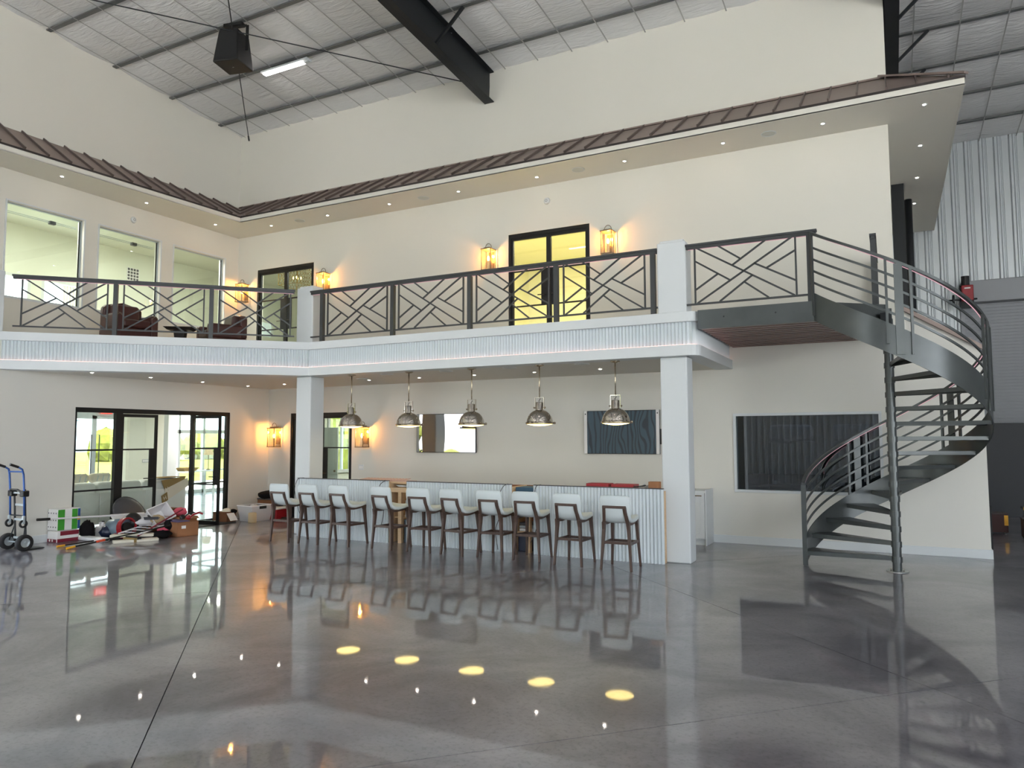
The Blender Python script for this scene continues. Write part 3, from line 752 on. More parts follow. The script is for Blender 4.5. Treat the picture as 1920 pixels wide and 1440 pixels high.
fr = MB().box(x-.05, x+.05, y0, y1, 2.0, 2.12).box(x-.05, x+.05, y0, y1, zt-.08, zt).box(x-.05, x+.05, y0, y1, 0, .1).box(x-.05, x+.05, y0, y1, .72, .77)
for k in range(5): q = y0+(y1-y0-.08)*k/4; fr.box(x-.05, x+.05, q, q+.08, 0, zt)
obj('frame', fr, M['white'], t, world=True)
for k in range(4):
    q = y0+(y1-y0-.08)*k/4
    for za, zb_ in ((.1, .72), (.77, 2.0), (2.12, zt-.08)): pane_y(t, x, q+.08, q+(y1-y0-.08)/4, za, zb_)
t = sthing('window_6', 'garden window in the end wall of the lounge', 'window', (-17.4, 20.45, .6))
obj('frame', MB().box(-18.8, -18.72, 20.42, 20.5, .6, 2.65).box(-16.08, -16, 20.42, 20.5, .6, 2.65).box(-18.8, -16, 20.42, 20.5, .6, .68).box(-18.8, -16, 20.42, 20.5, 2.57, 2.65).box(-17.44, -17.36, 20.42, 20.5, .68, 2.57), M['white'], t, world=True)
pane_x(t, 20.46, -18.72, -16.08, .68, 2.57)
t = sthing('window_9', 'inner window between den and lounge seen through the lower back door', 'window', (XL, 16.1, .9))
obj('frame', MB().box(XL+.08, XL+.14, 15.1, 15.18, .9, 2.45).box(XL+.08, XL+.14, 17.02, 17.1, .9, 2.45).box(XL+.08, XL+.14, 15.1, 17.1, .9, .98).box(XL+.08, XL+.14, 15.1, 17.1, 2.37, 2.45).box(XL+.08, XL+.14, 15.98, 16.05, .98, 2.37), M['white'], t, world=True)
t = thing('panelled_door', 'white panelled door standing open inside the den', 'door', (-12.9, 14.55, 0))
obj('slab', MB().box(-.42, .42, -.02, .02, .01, 2.1), M['door_white'], t)
for xa in (-.34, .04):
    for za, zb_ in ((.15, .9), (1.02, 1.95)): obj('panel', MB().box(xa, xa+.3, -.035, -.02, za, zb_), M['door_white'], t, bevel=.01)
obj('knob', MB().blob((.36, -.06, 1.0), (.03, .03, .03), 8, 6), M['nickel'], t, smooth=True)
# upper lounge windows with blinds
for nm, y0, y1, z0, z1, lb in (('window_7', 8.6, 10.0, 4.5, 5.68, 'left'), ('window_8', 10.25, 11.5, 4.3, 5.7, 'right')):
    t = sthing(nm, lb + ' bright outside window deep in the upper room', 'window', (-18.0, (y0+y1)/2, z0)); x = -18.06
    obj('frame', MB().box(x-.04, x+.06, y0, y0+.07, z0, z1).box(x-.04, x+.06, y1-.07, y1, z0, z1).box(x-.04, x+.06, y0, y1, z1-.07, z1).box(x-.04, x+.06, y0, y1, z0, z0+.07), M['white'], t, world=True)
    pane_y(t, x, y0+.07, y1-.07, z0+.07, z1-.07)
    if lb == 'right':
        for k in range(9): obj('blind_slat', MB().box(x+.08, x+.1, y0+.5+k*.075, y0+.56+k*.075, z0+.1, z1-.1), M['paper'], t, world=True)
gv = thing('vent_grille', 'patterned grey vent grille high on the upper room wall', 'vent', (-17.98, 12.6, 6.05))
obj('plate', MB().box(0, .01, -.18, .18, 0, .36), M['paper'], gv)
for i in range(4):
    for j in range(4): obj('slot', MB().box(.01, .016, -.16+i*.085, -.10+i*.085, .03+j*.085, .09+j*.085), M['plastic_g'], gv)

# ================================================================== RAILINGS
BARS = [((.02, 1), (.98, 0)), ((0.02, 0), (.97, 1)), ((.717, 1), (.38, .62)), ((.24, 1), (.47, .72)), ((0, .767), (.354, .37)), ((0, .24), (.24, .5)),
        ((.60, .62), (1, .246)), ((.717, .51), (1, .768)), ((.584, .416), (.25, 0)), ((.50, .31), (.735, 0))]
Z0R, Z1R = 3.78, 4.60
def railing(label, P0, d, s0, s1, posts, panels, rail_ext=(0, 0), led=True, z0=ZF):
    d = Vector(d).normalized(); P0 = Vector(P0); nn = V(-d.y, d.x, 0)
    pt = lambda s, z: (P0.x+d.x*s, P0.y+d.y*s, z)
    t = thing('balcony_railing', label, 'railing', pt((s0+s1)/2, z0), group='steel balcony railings')
    hr = obj('handrail', MB().bar(pt(s0-rail_ext[0], 4.647), pt(s1+rail_ext[1], 4.647), .085, .03).bar(pt(s0-rail_ext[0]+.01, 4.612), pt(s1+rail_ext[1]-.01, 4.612), .055, .045), M['rail'], t, world=True)
    if led: obj('led_strip', MB().bar(Vector(pt(s0+.03, 4.586))+nn*.012, Vector(pt(s1-.03, 4.586))+nn*.012, .010, .005), M['ledrail'], hr, world=True)
    for s in posts: obj('post', MB().bar(pt(s, z0), pt(s, 4.60), .072, .072, d), M['rail'], t, world=True)
    for a, c in panels:
        obj('stile', MB().bar(pt(a, Z0R), pt(a, Z1R), .024, .024, d), M['rail'], t, world=True)
        obj('stile', MB().bar(pt(c, Z0R), pt(c, Z1R), .024, .024, d), M['rail'], t, world=True)
        for p, q in BARS:
            A = pt(a+(c-a)*p[0], Z0R+(Z1R-Z0R)*p[1]); B = pt(a+(c-a)*q[0], Z0R+(Z1R-Z0R)*q[1])
            obj('bar', MB().bar(A, B, .020, .024, nn.cross(Vector(B)-Vector(A)).normalized()), M['rail'], t, world=True)
    obj('bottom_rail', MB().bar(pt(s0, Z0R-.012), pt(s1, Z0R-.012), .028, .026), M['rail'], t, world=True)
    return t
YRL = YS + .10
pp = [-9.575, -7.92, -6.305, -4.694, -3.10]
railing('long grey steel chevron railing above the bar', (0, YRL, 0), (1, 0, 0), -9.86, -3.03, pp, [(pp[i]+.13, pp[i+1]-.13) for i in range(4)])
A0 = (-9.90, 10.58, 0)
railing('grey steel chevron railing on the angled left end of the balcony', A0, (-1, -1, 0), .22, 4.86, [1.70, 3.29], [(.30, 1.57), (1.83, 3.16), (3.42, 4.74)], (0, .03))
railing('short grey steel chevron railing on the stair landing', (0, YRL, 0), (1, 0, 0), -2.60, -.86, [-.90], [(-2.47, -1.08)], (0, .06))
railing('short grey railing seen end-on between stair pole and wall', (-.126, 0, 0), (0, 1, 0), 11.26, 13.10, [11.30, 13.0], [(11.42, 12.88)], (.02, 0))

# ================================================================== STAIR LANDING
t = thing('stair_landing', 'grey steel landing with plank underside joining balcony to spiral stairs', 'landing', (-1.4, 11.8, 3.38))
LP = [(-2.40, 10.58), (-.86, 10.58), (.0, 11.30), (.0, YW-.004), (-2.40, YW-.004)]
obj('deck', MB().prism(LP, 3.60, ZF-.004), M['rail'], t, world=True)
obj('front_beam', MB().box(-2.42, -.86, 10.555, 10.60, 3.385, ZF), M['steel'], t, world=True)
obj('side_beam', MB().box(-.02, .03, 11.42, YW-.004, 3.385, ZF), M['steel'], t, world=True)
obj('entry_beam', MB().bar((-.86, 10.60, 3.52), (-.03, 11.30, 3.52), .04, .27), M['steel'], t, world=True)
for q in (-2.05, -1.35): obj('bolt', MB().cyl((q, 10.557, 3.54), (q, 10.548, 3.54), .012, 8), M['black_steel'], t, world=True)
ny = 27; py0, py1 = 10.60, YW-.004
for k in range(ny):
    a = py0+(py1-py0)*k/ny; c = py0+(py1-py0)*(k+1)/ny-.012; ym = (a+c)/2
    xr = -.86+.84*(ym-10.58)/.72 if ym < 11.30 else -.02
    obj('plank', MB().box(-2.40, min(xr, -.02), a, c, 3.39+.007*(k % 2), 3.41), M['plank'] if k % 3 else M['plank2'], t, world=True)
obj('plank_backing', MB().prism([(-2.39, 10.60), (-.88, 10.60), (-.06, 11.32), (-.06, YW-.004), (-2.39, YW-.004)], 3.415, 3.43), M['darkwood'], t, world=True)

# ================================================================== SPIRAL STAIRCASE
SC = Vector((.016, 11.36, 0)); RS = 1.165; RISE = .2033; TH0 = 178.0; DTH = 18.68; NT = 17; TH1 = TH0 - NT*DTH
t = thing('spiral_staircase', 'grey steel spiral staircase with open treads and curved railing', 'staircase', tuple(SC))
def nose(th): return RISE + (TH0-th)/DTH*RISE
def pol(th, r, z): return (SC.x+r*math.cos(math.radians(th)), SC.y+r*math.sin(math.radians(th)), z)
pole = obj('center_pole', MB().cyl((SC.x, SC.y, 0), (SC.x, SC.y, 3.60), .058, 24), M['steel'], t, smooth=False, world=True)
bp = obj('base_plate', MB().lathe([(0, .012), (.135, .012), (.14, 0), (0, 0)], tuple(SC), 28), mat('plate_steel', (176, 178, 176), .3, metal=.8), pole, world=True)
for k in range(4):
    a = PI/4+k*PI/2
    obj('anchor_bolt', MB().cyl((SC.x+.11*math.cos(a), SC.y+.11*math.sin(a), .01), (SC.x+.11*math.cos(a), SC.y+.11*math.sin(a), .035), .009, 6), M['plate'] if 'plate' in M else M['chrome'], pole, world=True)
for i in range(1, NT+1):
    a0 = TH0-(i-1)*DTH+2.2; a1 = TH0-i*DTH; z = i*RISE
    poly = [pol(a0, .05, 0)[:2]] + [pol(a0+(a1-a0)*k/4, RS-.004, 0)[:2] for k in range(5)] + [pol(a1, .05, 0)[:2]]
    tr = obj('tread', MB().prism(poly, z-.012, z), M['steel'], t, world=True)
    e0, e1 = Vector(pol(a0-.4, .05, z-.03)), Vector(pol(a0-.4, RS-.01, z-.03))
    obj('nosing', MB().bar(e0, e1, .012, .06), M['steel'], tr, world=True)
    f0, f1 = Vector(pol(a1+.4, .05, z-.025)), Vector(pol(a1+.4, RS-.01, z-.025))
    obj('rear_lip', MB().bar(f0, f1, .008, .05), M['steel'], tr, world=True)
    obj('sleeve', MB().lathe([(.058, -.075), (.068, -.075), (.068, 0), (.058, 0)], (SC.x, SC.y, z), 20), M['steel'], tr, world=True)
def helix(r, dz, n=90, a=TH0, c=TH1):
    return [pol(a+(c-a)*k/n, r, nose(a+(c-a)*k/n)+dz) for k in range(n+1)]
def hframes(n=90, a=TH0, c=TH1):
    return [(V(math.cos(math.radians(a+(c-a)*k/n)), math.sin(math.radians(a+(c-a)*k/n)), 0), V(0, 0, 1)) for k in range(n+1)]
b = MB(); n = 96
for k in range(n+1):
    th = TH0+1+(TH1-TH0-1)*k/n; z0 = max(0, nose(th)-.25); z1 = max(.30, nose(th)+.13)
    for r, z in ((RS, z0), (RS, z1), (RS+.012, z1), (RS+.012, z0)): b.v.append(pol(th, r, z))
for k in range(n):
    for q in range(4): b.f.append((4*k+q, 4*k+(q+1) % 4, 4*k+4+(q+1) % 4, 4*k+4+q))
b.f += [(0, 1, 2, 3), (4*n, 4*n+1, 4*n+2, 4*n+3)]
so = obj('stringer', b, M['steel'], t, world=True)
me = so.data
for p in me.polygons: p.use_smooth = True
md = so.modifiers.new('edge', 'EDGE_SPLIT'); md.split_angle = math.radians(40)
RC = [(-.024, -.02), (.024, -.02), (.024, .02), (-.024, .02)]
hr = obj('handrail', MB().sweep(helix(RS+.006, .945), RC, frames=hframes()), M['steel'], t, world=True)
obj('led_strip', MB().sweep(helix(RS-.012, .921), [(-.004, -.003), (.004, -.003), (.004, .003), (-.004, .003)], frames=hframes()), M['ledrail'], hr, world=True)
for dz in (.27, .43, .59, .75):
    obj('rail', MB().sweep(helix(RS+.006, dz), [(-.008, -.016), (.008, -.016), (.008, .016), (-.008, .016)], frames=hframes()), M['steel'], t, world=True)
def spost(th, r, w, d, za, zb_):
    p0, p1 = Vector(pol(th, r, za)), Vector(pol(th, r, zb_)); rad = V(math.cos(math.radians(th)), math.sin(math.radians(th)), 0)
    return MB().bar(p0, p1, w, d, rad)
for c in (114, 50, -20, -83.5):
    obj('flat_post', spost(c, RS+.026, .095, .018, nose(c)-.21, nose(c)+.93), M['steel'], t, world=True)
    for q in (-6.6, 6.6): obj('post', spost(c+q, RS+.024, .03, .03, nose(c+q)-.14, nose(c+q)+.93), M['steel'], t, world=True)
obj('newel_post', spost(TH0+.8, RS+.0, .062, .062, 0, nose(TH0)+.93), M['steel'], t, world=True)
obj('post', spost(TH1+1.6, RS+.024, .03, .03, nose(TH1)-.2, nose(TH1)+.93), M['steel'], t, world=True)
obj('top_bracket', MB().bar(pol(TH1+90, 0.0, 3.44), pol(TH1+40, .22, 3.44), .1, .16), M['black_steel'], t, world=True)
# ================================================================== BAR
t = thing('bar_counter', 'white fluted bar front of three panels without a worktop', 'bar', (-6.46, 10.5, 0))
YB = 10.49
def fluted(x0, x1, z1, y):
    n = int((x1-x0)/.054)*6; b = MB()
    for k in range(n+1):
        x = x0+(x1-x0)*k/n; yy = y + .032*abs(math.sin(PI*(x-x0)/.054))**.8
        b.v += [(x, yy, .0), (x, yy, z1), (x, y+.045, z1), (x, y+.045, 0)]
    for k in range(n):
        for q in range(4): b.f.append((4*k+q, 4*k+(q+1) % 4, 4*k+4+(q+1) % 4, 4*k+4+q))
    b.f += [(0, 1, 2, 3), (4*n, 4*n+1, 4*n+2, 4*n+3)]
    return b
for x0, x1 in ((-9.97, -7.87), (-7.47, -5.44), (-5.04, -2.96)):
    obj('fluted_panel', fluted(x0, x1, 1.075, YB), M['flute'], t, world=True)
    obj('edge_trim', MB().box(x0, x1, YB-.003, YB+.06, 1.075, 1.086), M['plastic_g'], t, world=True)
    for e in (x0+.01, x1-.03): obj('end_board', MB().box(e, e+.02, YB+.046, 10.68 if e < -9.8 or e > -3.1 else 11.1, 0, 1.04), M['ply'], t, world=True)
obj('ledge', MB().box(-4.3, -3.05, 10.55, 10.95, 1.03, 1.06), M['ply'], t, world=True)
obj('ledge', MB().box(-8.7, -7.42, 10.6, 10.84, 1.03, 1.06), M['ply'], t, world=True)
obj('cross_rail', MB().box(-7.87, -7.47, YB+.08, YB+.11, .88, .96), M['ply'], t, world=True)
obj('cross_rail', MB().box(-5.44, -5.04, YB+.08, YB+.11, .80, .86), M['ply'], t, world=True)
for a in (-7.72, -5.22): obj('stud', MB().box(a, a+.07, YB+.10, YB+.17, 0, .9), M['ply'], t, world=True)
obj('back_panel', MB().box(-9.8, -3.06, 11.18, 11.2, 0, 1.03), M['card2'], t, world=True)
obj('shelf', MB().box(-7.86, -7.48, YB+.2, 11.15, .42, .44), M['ply'], t, world=True); obj('shelf', MB().box(-5.43, -5.05, YB+.2, 11.15, .30, .32), M['ply'], t, world=True)
tag(obj('appliance', MB().box(-7.66, -7.49, YB+.2, 11.0, .0, .40), M['slate'], bevel=.01), 'slate blue appliance in the left gap of the bar', 'appliance')
tag(obj('control_box', MB().box(-7.64, -7.5, YB+.2, 10.9, .445, .74), M['plastic_w'], bevel=.01), 'white control box on the shelf in the left bar gap', 'box')
tag(obj('blue_carton', MB().box(-5.42, -5.08, YB+.13, 10.98, .88, 1.03), mat('blue_carton', (48, 84, 108), .6), bevel=.005), 'blue carton under the bar top in the right gap', 'carton')
tag(obj('ice_bin', MB().box(-5.41, -5.2, YB+.2, 10.98, .0, .29), M['navy'], bevel=.01), 'dark navy bin low in the right gap of the bar', 'bin')
for k in range(3): tag(obj('folded_sheet', MB().box(-5.40, -5.1, YB+.22, 10.95, .322+k*.05, .362+k*.05), (M['paper'], M['alu'], M['plastic_g'])[k], bevel=.008), ('lowest white', 'middle silver', 'top grey')[k] + ' folded sheet on the shelf in the right bar gap', 'sheet')
tag(obj('plate', MB().lathe([(0, 0), (.09, .004), (.15, .03), (.155, .03), (.1, -.004), (0, -.006)], (-7.66, 10.7, .972), 24), M['paper'], smooth=True), 'white plate on the rail in the left gap of the bar', 'plate')
# things lying on the bar
tag(obj('red_box', MB().box(-4.2, -3.84, 10.62, 10.86, 1.06, 1.125), M['red'], bevel=.004), 'left one of two flat red boxes on the bar top', 'box')
tag(obj('red_box', MB().box(-3.80, -3.44, 10.64, 10.88, 1.06, 1.12), M['red'], bevel=.004), 'right one of two flat red boxes on the bar top', 'box')
q = MB()
for k in range(9): q.tube([(-3.36+.03*k, 10.62+.05*(k % 3), 1.075+.02*(k % 2)), (-3.30+.03*k, 10.72, 1.12-.02*(k % 3)), (-3.33+.025*k, 10.85, 1.075)], .012, 5)
tag(obj('crumpled_wrap', q, M['alu']), 'crumpled silver wrap between red box and carton on the bar', 'wrap')
tag(obj('pen', MB().cyl((-3.44, 10.60, 1.088), (-3.26, 10.66, 1.115), .008, 6), M['plastic_k']), 'black pen leaning beside the red boxes', 'pen')
tag(obj('carton', MB().box(-3.2, -3.04, 10.57, 10.69, 1.06, 1.175), M['card'], bevel=.003), 'brown carton at the column end of the bar top', 'carton')
lt = thing('wood_lattice', 'pinkish wooden lattice lying on the left part of the bar', 'lattice', (-8.1, 10.72, 1.06))
wl = mat('pink_wood', (196, 164, 150), .7)
for k in range(14): obj('slat', MB().bar((-.5+k*.07, -.08, .02), (-.42+k*.07, .08, .045), .03, .012), wl, lt)
for yy in (-.08, .08): obj('rail', MB().box(-.55, .62, yy-.012, yy+.012, .0, .016), wl, lt)
def cable(pts, label, r=.006):
    P = []; n = len(pts)
    for i in range(n-1):
        p0 = Vector(pts[max(i-1, 0)]); p1 = Vector(pts[i]); p2 = Vector(pts[i+1]); p3 = Vector(pts[min(i+2, n-1)])
        for k in range(6):
            s = k/6; P.append(.5*((2*p1)+(p2-p0)*s+(2*p0-5*p1+4*p2-p3)*s*s+(3*p1-p0-3*p2+p3)*s**3))
    P.append(Vector(pts[-1]))
    return tag(obj('cable', MB().tube(P, r, 5), M['plastic_g'], smooth=True), label, 'cable', 'loose cables on the bar front')
y_ = YB-.012
cable([(-9.80, y_, 1.09), (-9.95, y_, 1.06), (-10.0, y_-.02, .9), (-9.96, y_-.03, .7), (-9.88, y_-.02, .45), (-9.82, y_, .3)], 'thin cable looping over the left end of the bar')
cable([(-7.9, y_, 1.09), (-8.0, y_-.01, 1.03), (-8.03, y_-.02, .95), (-8.0, y_-.02, .75), (-7.93, y_-.02, .55), (-7.98, y_-.02, .3)], 'thin cable hanging at the left gap of the bar')
cable([(-5.48, y_, 1.09), (-5.56, y_-.01, 1.05), (-5.63, y_-.02, .9), (-5.62, y_-.02, .6), (-5.7, y_-.02, .35), (-5.66, y_-.02, .04)], 'thin cable hanging left of the right bar gap')
cable([(-4.9, y_, 1.09), (-4.98, y_-.01, 1.06), (-5.0, y_-.02, .9), (-4.95, y_-.02, .5), (-5.08, y_-.02, .18)], 'thin cable hanging right of the right bar gap')

# base cabinets behind the bar on the back wall
for k in range(2):
    x1 = -2.81-.62*k; x0 = x1-.61
    c = thing('base_cabinet', ('white base cabinet by the column at the window wall', 'white base cabinet hidden behind the white column')[k], 'cabinet', ((x0+x1)/2, 12.85, 0), group='white back bar cabinets')
    obj('body', MB().box(x0, x1-.021, 12.60, YW-.002, .1, .92), M['white'], c, world=True, bevel=.003)
    obj('plinth', MB().box(x0+.0, x1-.021, 12.66, YW-.002, 0, .1), M['white'], c, world=True)
    obj('end_panel', MB().box(x1-.02, x1, 12.58, YW-.002, 0, .935), M['white'], c, world=True)
    d = obj('door', MB().box(x0+.01, x1-.03, 12.575, 12.598, .12, .88).box(x0+.08, x1-.10, 12.567, 12.575, .2, .8), M['white'], c, world=True, bevel=.003)
    obj('handle', MB().box(x1-.2, x1-.07, 12.55, 12.562, .83, .845), M['nickel'], d, world=True)

# ================================================================== BAR STOOLS
PR = [(-.268, 1.025, .185), (-.274, .985, .208), (-.264, .92, .214), (-.247, .85, .213), (-.226, .78, .21), (-.19, .722, .208), (-.13, .69, .206), (-.04, .682, .208), (.08, .694, .21), (.17, .71, .208), (.225, .722, .185)]
def shell():
    b = MB(); N = 8
    for (y, z, w) in PR:
        bk = min(1, max(0, (z-.72)/.2)); st = 1-bk
        for k in range(N+1):
            s = -1+2*k/N
            b.v.append((w*s, y+.035*bk*s*s, z+.018*st*s*s - .012*bk*s*s))
    for i in range(len(PR)-1):
        for k in range(N): b.f.append((i*(N+1)+k, i*(N+1)+k+1, (i+1)*(N+1)+k+1, (i+1)*(N+1)+k))
    return b
def make_stool(label):
    s = thing('bar_stool', label, 'stool', group='white bar stools along the bar')
    o = obj('seat_shell', shell(), M['uph'], s, smooth=True)
    md = o.modifiers.new('solid', 'SOLIDIFY'); md.thickness = .055; md.offset = 1
    md = o.modifiers.new('bv', 'BEVEL'); md.width = .018; md.segments = 3; md.limit_method = 'ANGLE'; md.angle_limit = math.radians(50)
    sq = lambda w, d: [(-w/2, -d/2), (w/2, -d/2), (w/2, d/2), (-w/2, d/2)]
    for sx in (-1, 1):
        # rear leg continues up the back of the shell
        p = [(sx*.215, -.245, 0), (sx*.195, -.225, .3), (sx*.178, -.213, .56), (sx*.172, -.222, .66)]
        fr = [(V(1, 0, 0), V(0, 1, 0))]*4
        b = MB(); wd = [(.030, .034), (.036, .042), (.042, .062), (.042, .09)]
        for i, q in enumerate(p):
            for x, y in sq(*wd[i]): b.v.append((q[0]+x, q[1]+y, q[2]))
        for i in range(3):
            for k in range(4): b.f.append((4*i+k, 4*i+(k+1) % 4, 4*i+4+(k+1) % 4, 4*i+4+k))
        b.f += [(3, 2, 1, 0), (12, 13, 14, 15)]
        obj('leg', b, M['walnut'], s, bevel=.004)
        p = [(sx*.21, .245, 0), (sx*.192, .222, .3), (sx*.178, .19, .6), (sx*.172, .17, .672)]
        b = MB(); wd = [(.030, .034), (.034, .042), (.04, .06), (.04, .12)]
        for i, q in enumerate(p):
            for x, y in sq(*wd[i]): b.v.append((q[0]+x, q[1]+y, q[2]))
        for i in range(3):
            for k in range(4): b.f.append((4*i+k, 4*i+(k+1) % 4, 4*i+4+(k+1) % 4, 4*i+4+k))
        b.f += [(3, 2, 1, 0), (12, 13, 14, 15)]
        obj('leg', b, M['walnut'], s, bevel=.004)
        obj('side_rail', MB().sweep([(sx*.172, -.25, .67), (sx*.172, -.19, .637), (sx*.172, -.08, .630), (sx*.172, .06, .640), (sx*.172, .2, .668)], [(-.017, -.02), (.017, -.02), (.017, .02), (-.017, .02)]), M['walnut'], s, bevel=.004)
        obj('back_upright', MB().sweep([(sx*.168, -.232, .65), (sx*.158, -.264, .74), (sx*.150, -.290, .80), (sx*.146, -.308, .872)], [(-.021, -.018), (.021, -.018), (.021, .018), (-.021, .018)]), M['walnut'], s, bevel=.004)
        obj('stretcher', MB().bar((sx*.19, -.222, .36), (sx*.19, .22, .36), .02, .035), M['walnut'], s)
    obj('back_bar', MB().bar((-.166, -.308, .872), (.166, -.308, .872), .034, .036), M['walnut'], s, bevel=.004)
    obj('stretcher', MB().bar((-.19, -.222, .375), (.19, -.222, .375), .022, .035), M['walnut'], s)
    obj('stretcher', MB().bar((-.19, .222, .35), (.19, .222, .35), .022, .035), M['walnut'], s)
    for sx, yy in ((-.215, -.245), (.215, -.245), (-.21, .245), (.21, .245)):
        obj('glide', MB().cyl((sx, yy, 0), (sx, yy, .008), .012, 8), M['plastic_k'], s)
    return s
SX = [-9.67, -9.03, -8.365, -7.475, -6.79, -6.12, -5.487, -4.882, -4.15, -3.428]
SYR = [9.75, 9.775, 9.81, 9.835, 9.86, 9.84, 9.876, 9.885, 9.78, 9.73]
ROT = [0, 0, -2.5, -6, 2, -7, 0, 2, -2, 2]
NM = ['first', 'second', 'third', 'fourth', 'fifth', 'sixth', 'seventh', 'eighth', 'ninth', 'tenth']
proto = None
for k in range(10):
    lb = NM[k] + ' white walnut-legged bar stool counting from the left end'
    loc = (SX[k], SYR[k]+.245, 0); rz = math.radians(ROT[k])
    if proto is None:
        proto = make_stool(lb); proto.location = loc; proto.rotation_euler = (0, 0, rz)
    else: dup(proto, loc, rz, lb)

# ================================================================== PENDANT LAMPS
def make_pendant(label):
    p = thing('pendant_lamp', label, 'lamp', group='nickel dome pendants over the bar')
    obj('canopy', MB().lathe([(0, 0), (.075, 0), (.075, -.012), (.03, -.03), (0, -.03)], (0, 0, 0), 24), M['nickel'], p, smooth=True)
    obj('stem', MB().cyl((0, 0, -.02), (0, 0, -.535), .0105, 10), M['nickel'], p, smooth=True)
    obj('cord', MB().tube([(0, 0, -.53), (.012, 0, -.56), (-.012, 0, -.59), (0, 0, -.63)], .006, 6), M['plastic_k'], p)
    yk = obj('yoke', MB().bar((-.082, 0, -.535), (.082, 0, -.535), .025, .008).bar((-.08, 0, -.535), (-.08, 0, -.73), .025, .008, (1, 0, 0)).bar((.08, 0, -.535), (.08, 0, -.73), .025, .008, (1, 0, 0)), M['chrome'], p)
    for s in (-1, 1): obj('thumb_screw', MB().cyl((s*.075, 0, -.70), (s*.105, 0, -.70), .015, 8), M['nickel'], yk)
    obj('socket', MB().lathe([(0, -.61), (.055, -.61), (.062, -.62), (.062, -.74), (.07, -.755), (.07, -.765)], (0, 0, 0), 24), M['chrome'], p, smooth=True)
    dome = [(.05, -.735)] + [(.205*math.sin(a)+.012, -.945+.212*math.cos(a)) for a in [PI/2*k/9 for k in range(2, 10)]]
    d = obj('dome_shade', MB().lathe(dome + [(.226, -.955), (.226, -.968), (.21, -.968)], (0, 0, 0), 36), M['chrome'], p, smooth=True)
    obj('rim', MB().lathe([(.216, -.935), (.231, -.94), (.231, -.965), (.216, -.97)], (0, 0, 0), 36), M['nickel'], d, smooth=True)
    for k in range(3):
        a = 2*PI*k/3+.4
        obj('rim_clip', MB().blob((.245*math.cos(a), .245*math.sin(a), -.95), (.02, .02, .022), 8, 6), M['nickel'], d)
    obj('lens', MB().lathe([(0, -1.0), (.08, -.995), (.16, -.982), (.222, -.966)], (0, 0, 0), 36), M['pendlens'], p, smooth=True)
    return p
PXS = [-8.98, -7.675, -6.365, -5.08, -3.777]
pl = None
for k, x in enumerate(PXS):
    lb = ('leftmost', 'second from left', 'middle', 'second from right', 'rightmost')[k] + ' of five polished nickel dome pendants over the bar'
    if pl is None: pl = make_pendant(lb); pl.location = (x, 10.825, ZB)
    else: dup(pl, (x, 10.825, ZB), 0, lb)

# ================================================================== WALL LANTERNS
def make_lantern(label):
    """origin on the wall at the lantern's foot; wall behind is +y"""
    L = thing('wall_lantern', label, 'lantern', group='bronze candle lanterns on the back wall')
    w, d, h = .105, .105, .42; yc = -.14
    obj('back_plate', MB().box(-.06, .06, -.02, 0, .05, .40), M['bronze'], L)
    obj('arm', MB().box(-.012, .012, -.14, 0, .455, .47), M['bronze'], L)
    for sx in (-1, 1):
        for sy in (-1, 1): obj('corner_post', MB().bar((sx*w, yc+sy*d, 0), (sx*w, yc+sy*d, h), .012, .012), M['bronze'], L)
    obj('base_tray', MB().box(-w-.01, w+.01, yc-d-.01, yc+d+.01, -.02, 0), M['bronze'], L)
    obj('top_cap', MB().box(-w-.015, w+.015, yc-d-.015, yc+d+.015, h, h+.018).prism([(-.07, yc-.07), (.07, yc-.07), (.07, yc+.07), (-.07, yc+.07)], h+.018, h+.045), M['bronze'], L)
    obj('ring_handle', MB().tube([(.07*math.cos(a), yc, h+.05+.085*math.sin(a)) for a in [PI*k/12 for k in range(13)]], .007, 6), M['bronze'], L)
    for s in (-1, 1):
        obj('pane', MB().box(s*w-.002, s*w+.002, yc-d+.006, yc+d-.006, .006, h-.006), M['lanternglass'], L)
        obj('pane', MB().box(-w+.006, w-.006, yc+s*d-.002, yc+s*d+.002, .006, h-.006), M['lanternglass'], L)
    obj('candle', MB().cyl((0, yc, .0), (0, yc, .19), .028, 12), mat('candle_sleeve', (240, 226, 190), .6) if 'cs' not in M else M['cs'], L, smooth=False)
    obj('bulb', MB().blob((0, yc, .245), (.026, .026, .055), 10, 8), M['bulb'], L, smooth=True)
    return L
LN = [(-13.11, 1.64, 'lit bronze lantern on the lower wall in the far corner'), (-10.46, 1.64, 'lit bronze lantern right of the lower back door'),
      (-14.30, 5.24, 'lit bronze lantern in the upper left corner above the armchairs'), (-11.66, 5.24, 'lit bronze lantern right of the far upper door'),
      (-7.24, 5.27, 'lit bronze lantern left of the yellow lit upper door'), (-4.64, 5.30, 'lit bronze lantern right of the yellow lit upper door')]
la = None
for x, z, lb in LN:
    if la is None: la = make_lantern(lb); la.location = (x, YW, z)
    else: dup(la, (x, YW, z), 0, lb)
for x, z, lb in LN:
    ld = bpy.data.lights.new('lantern_light', 'POINT'); ld.energy = 19; ld.color = (1.0, .44, .10); ld.shadow_soft_size = .03
    lo = bpy.data.objects.new('lantern_light', ld); COL.objects.link(lo); lo.location = (x, YW-.14, z+.33)

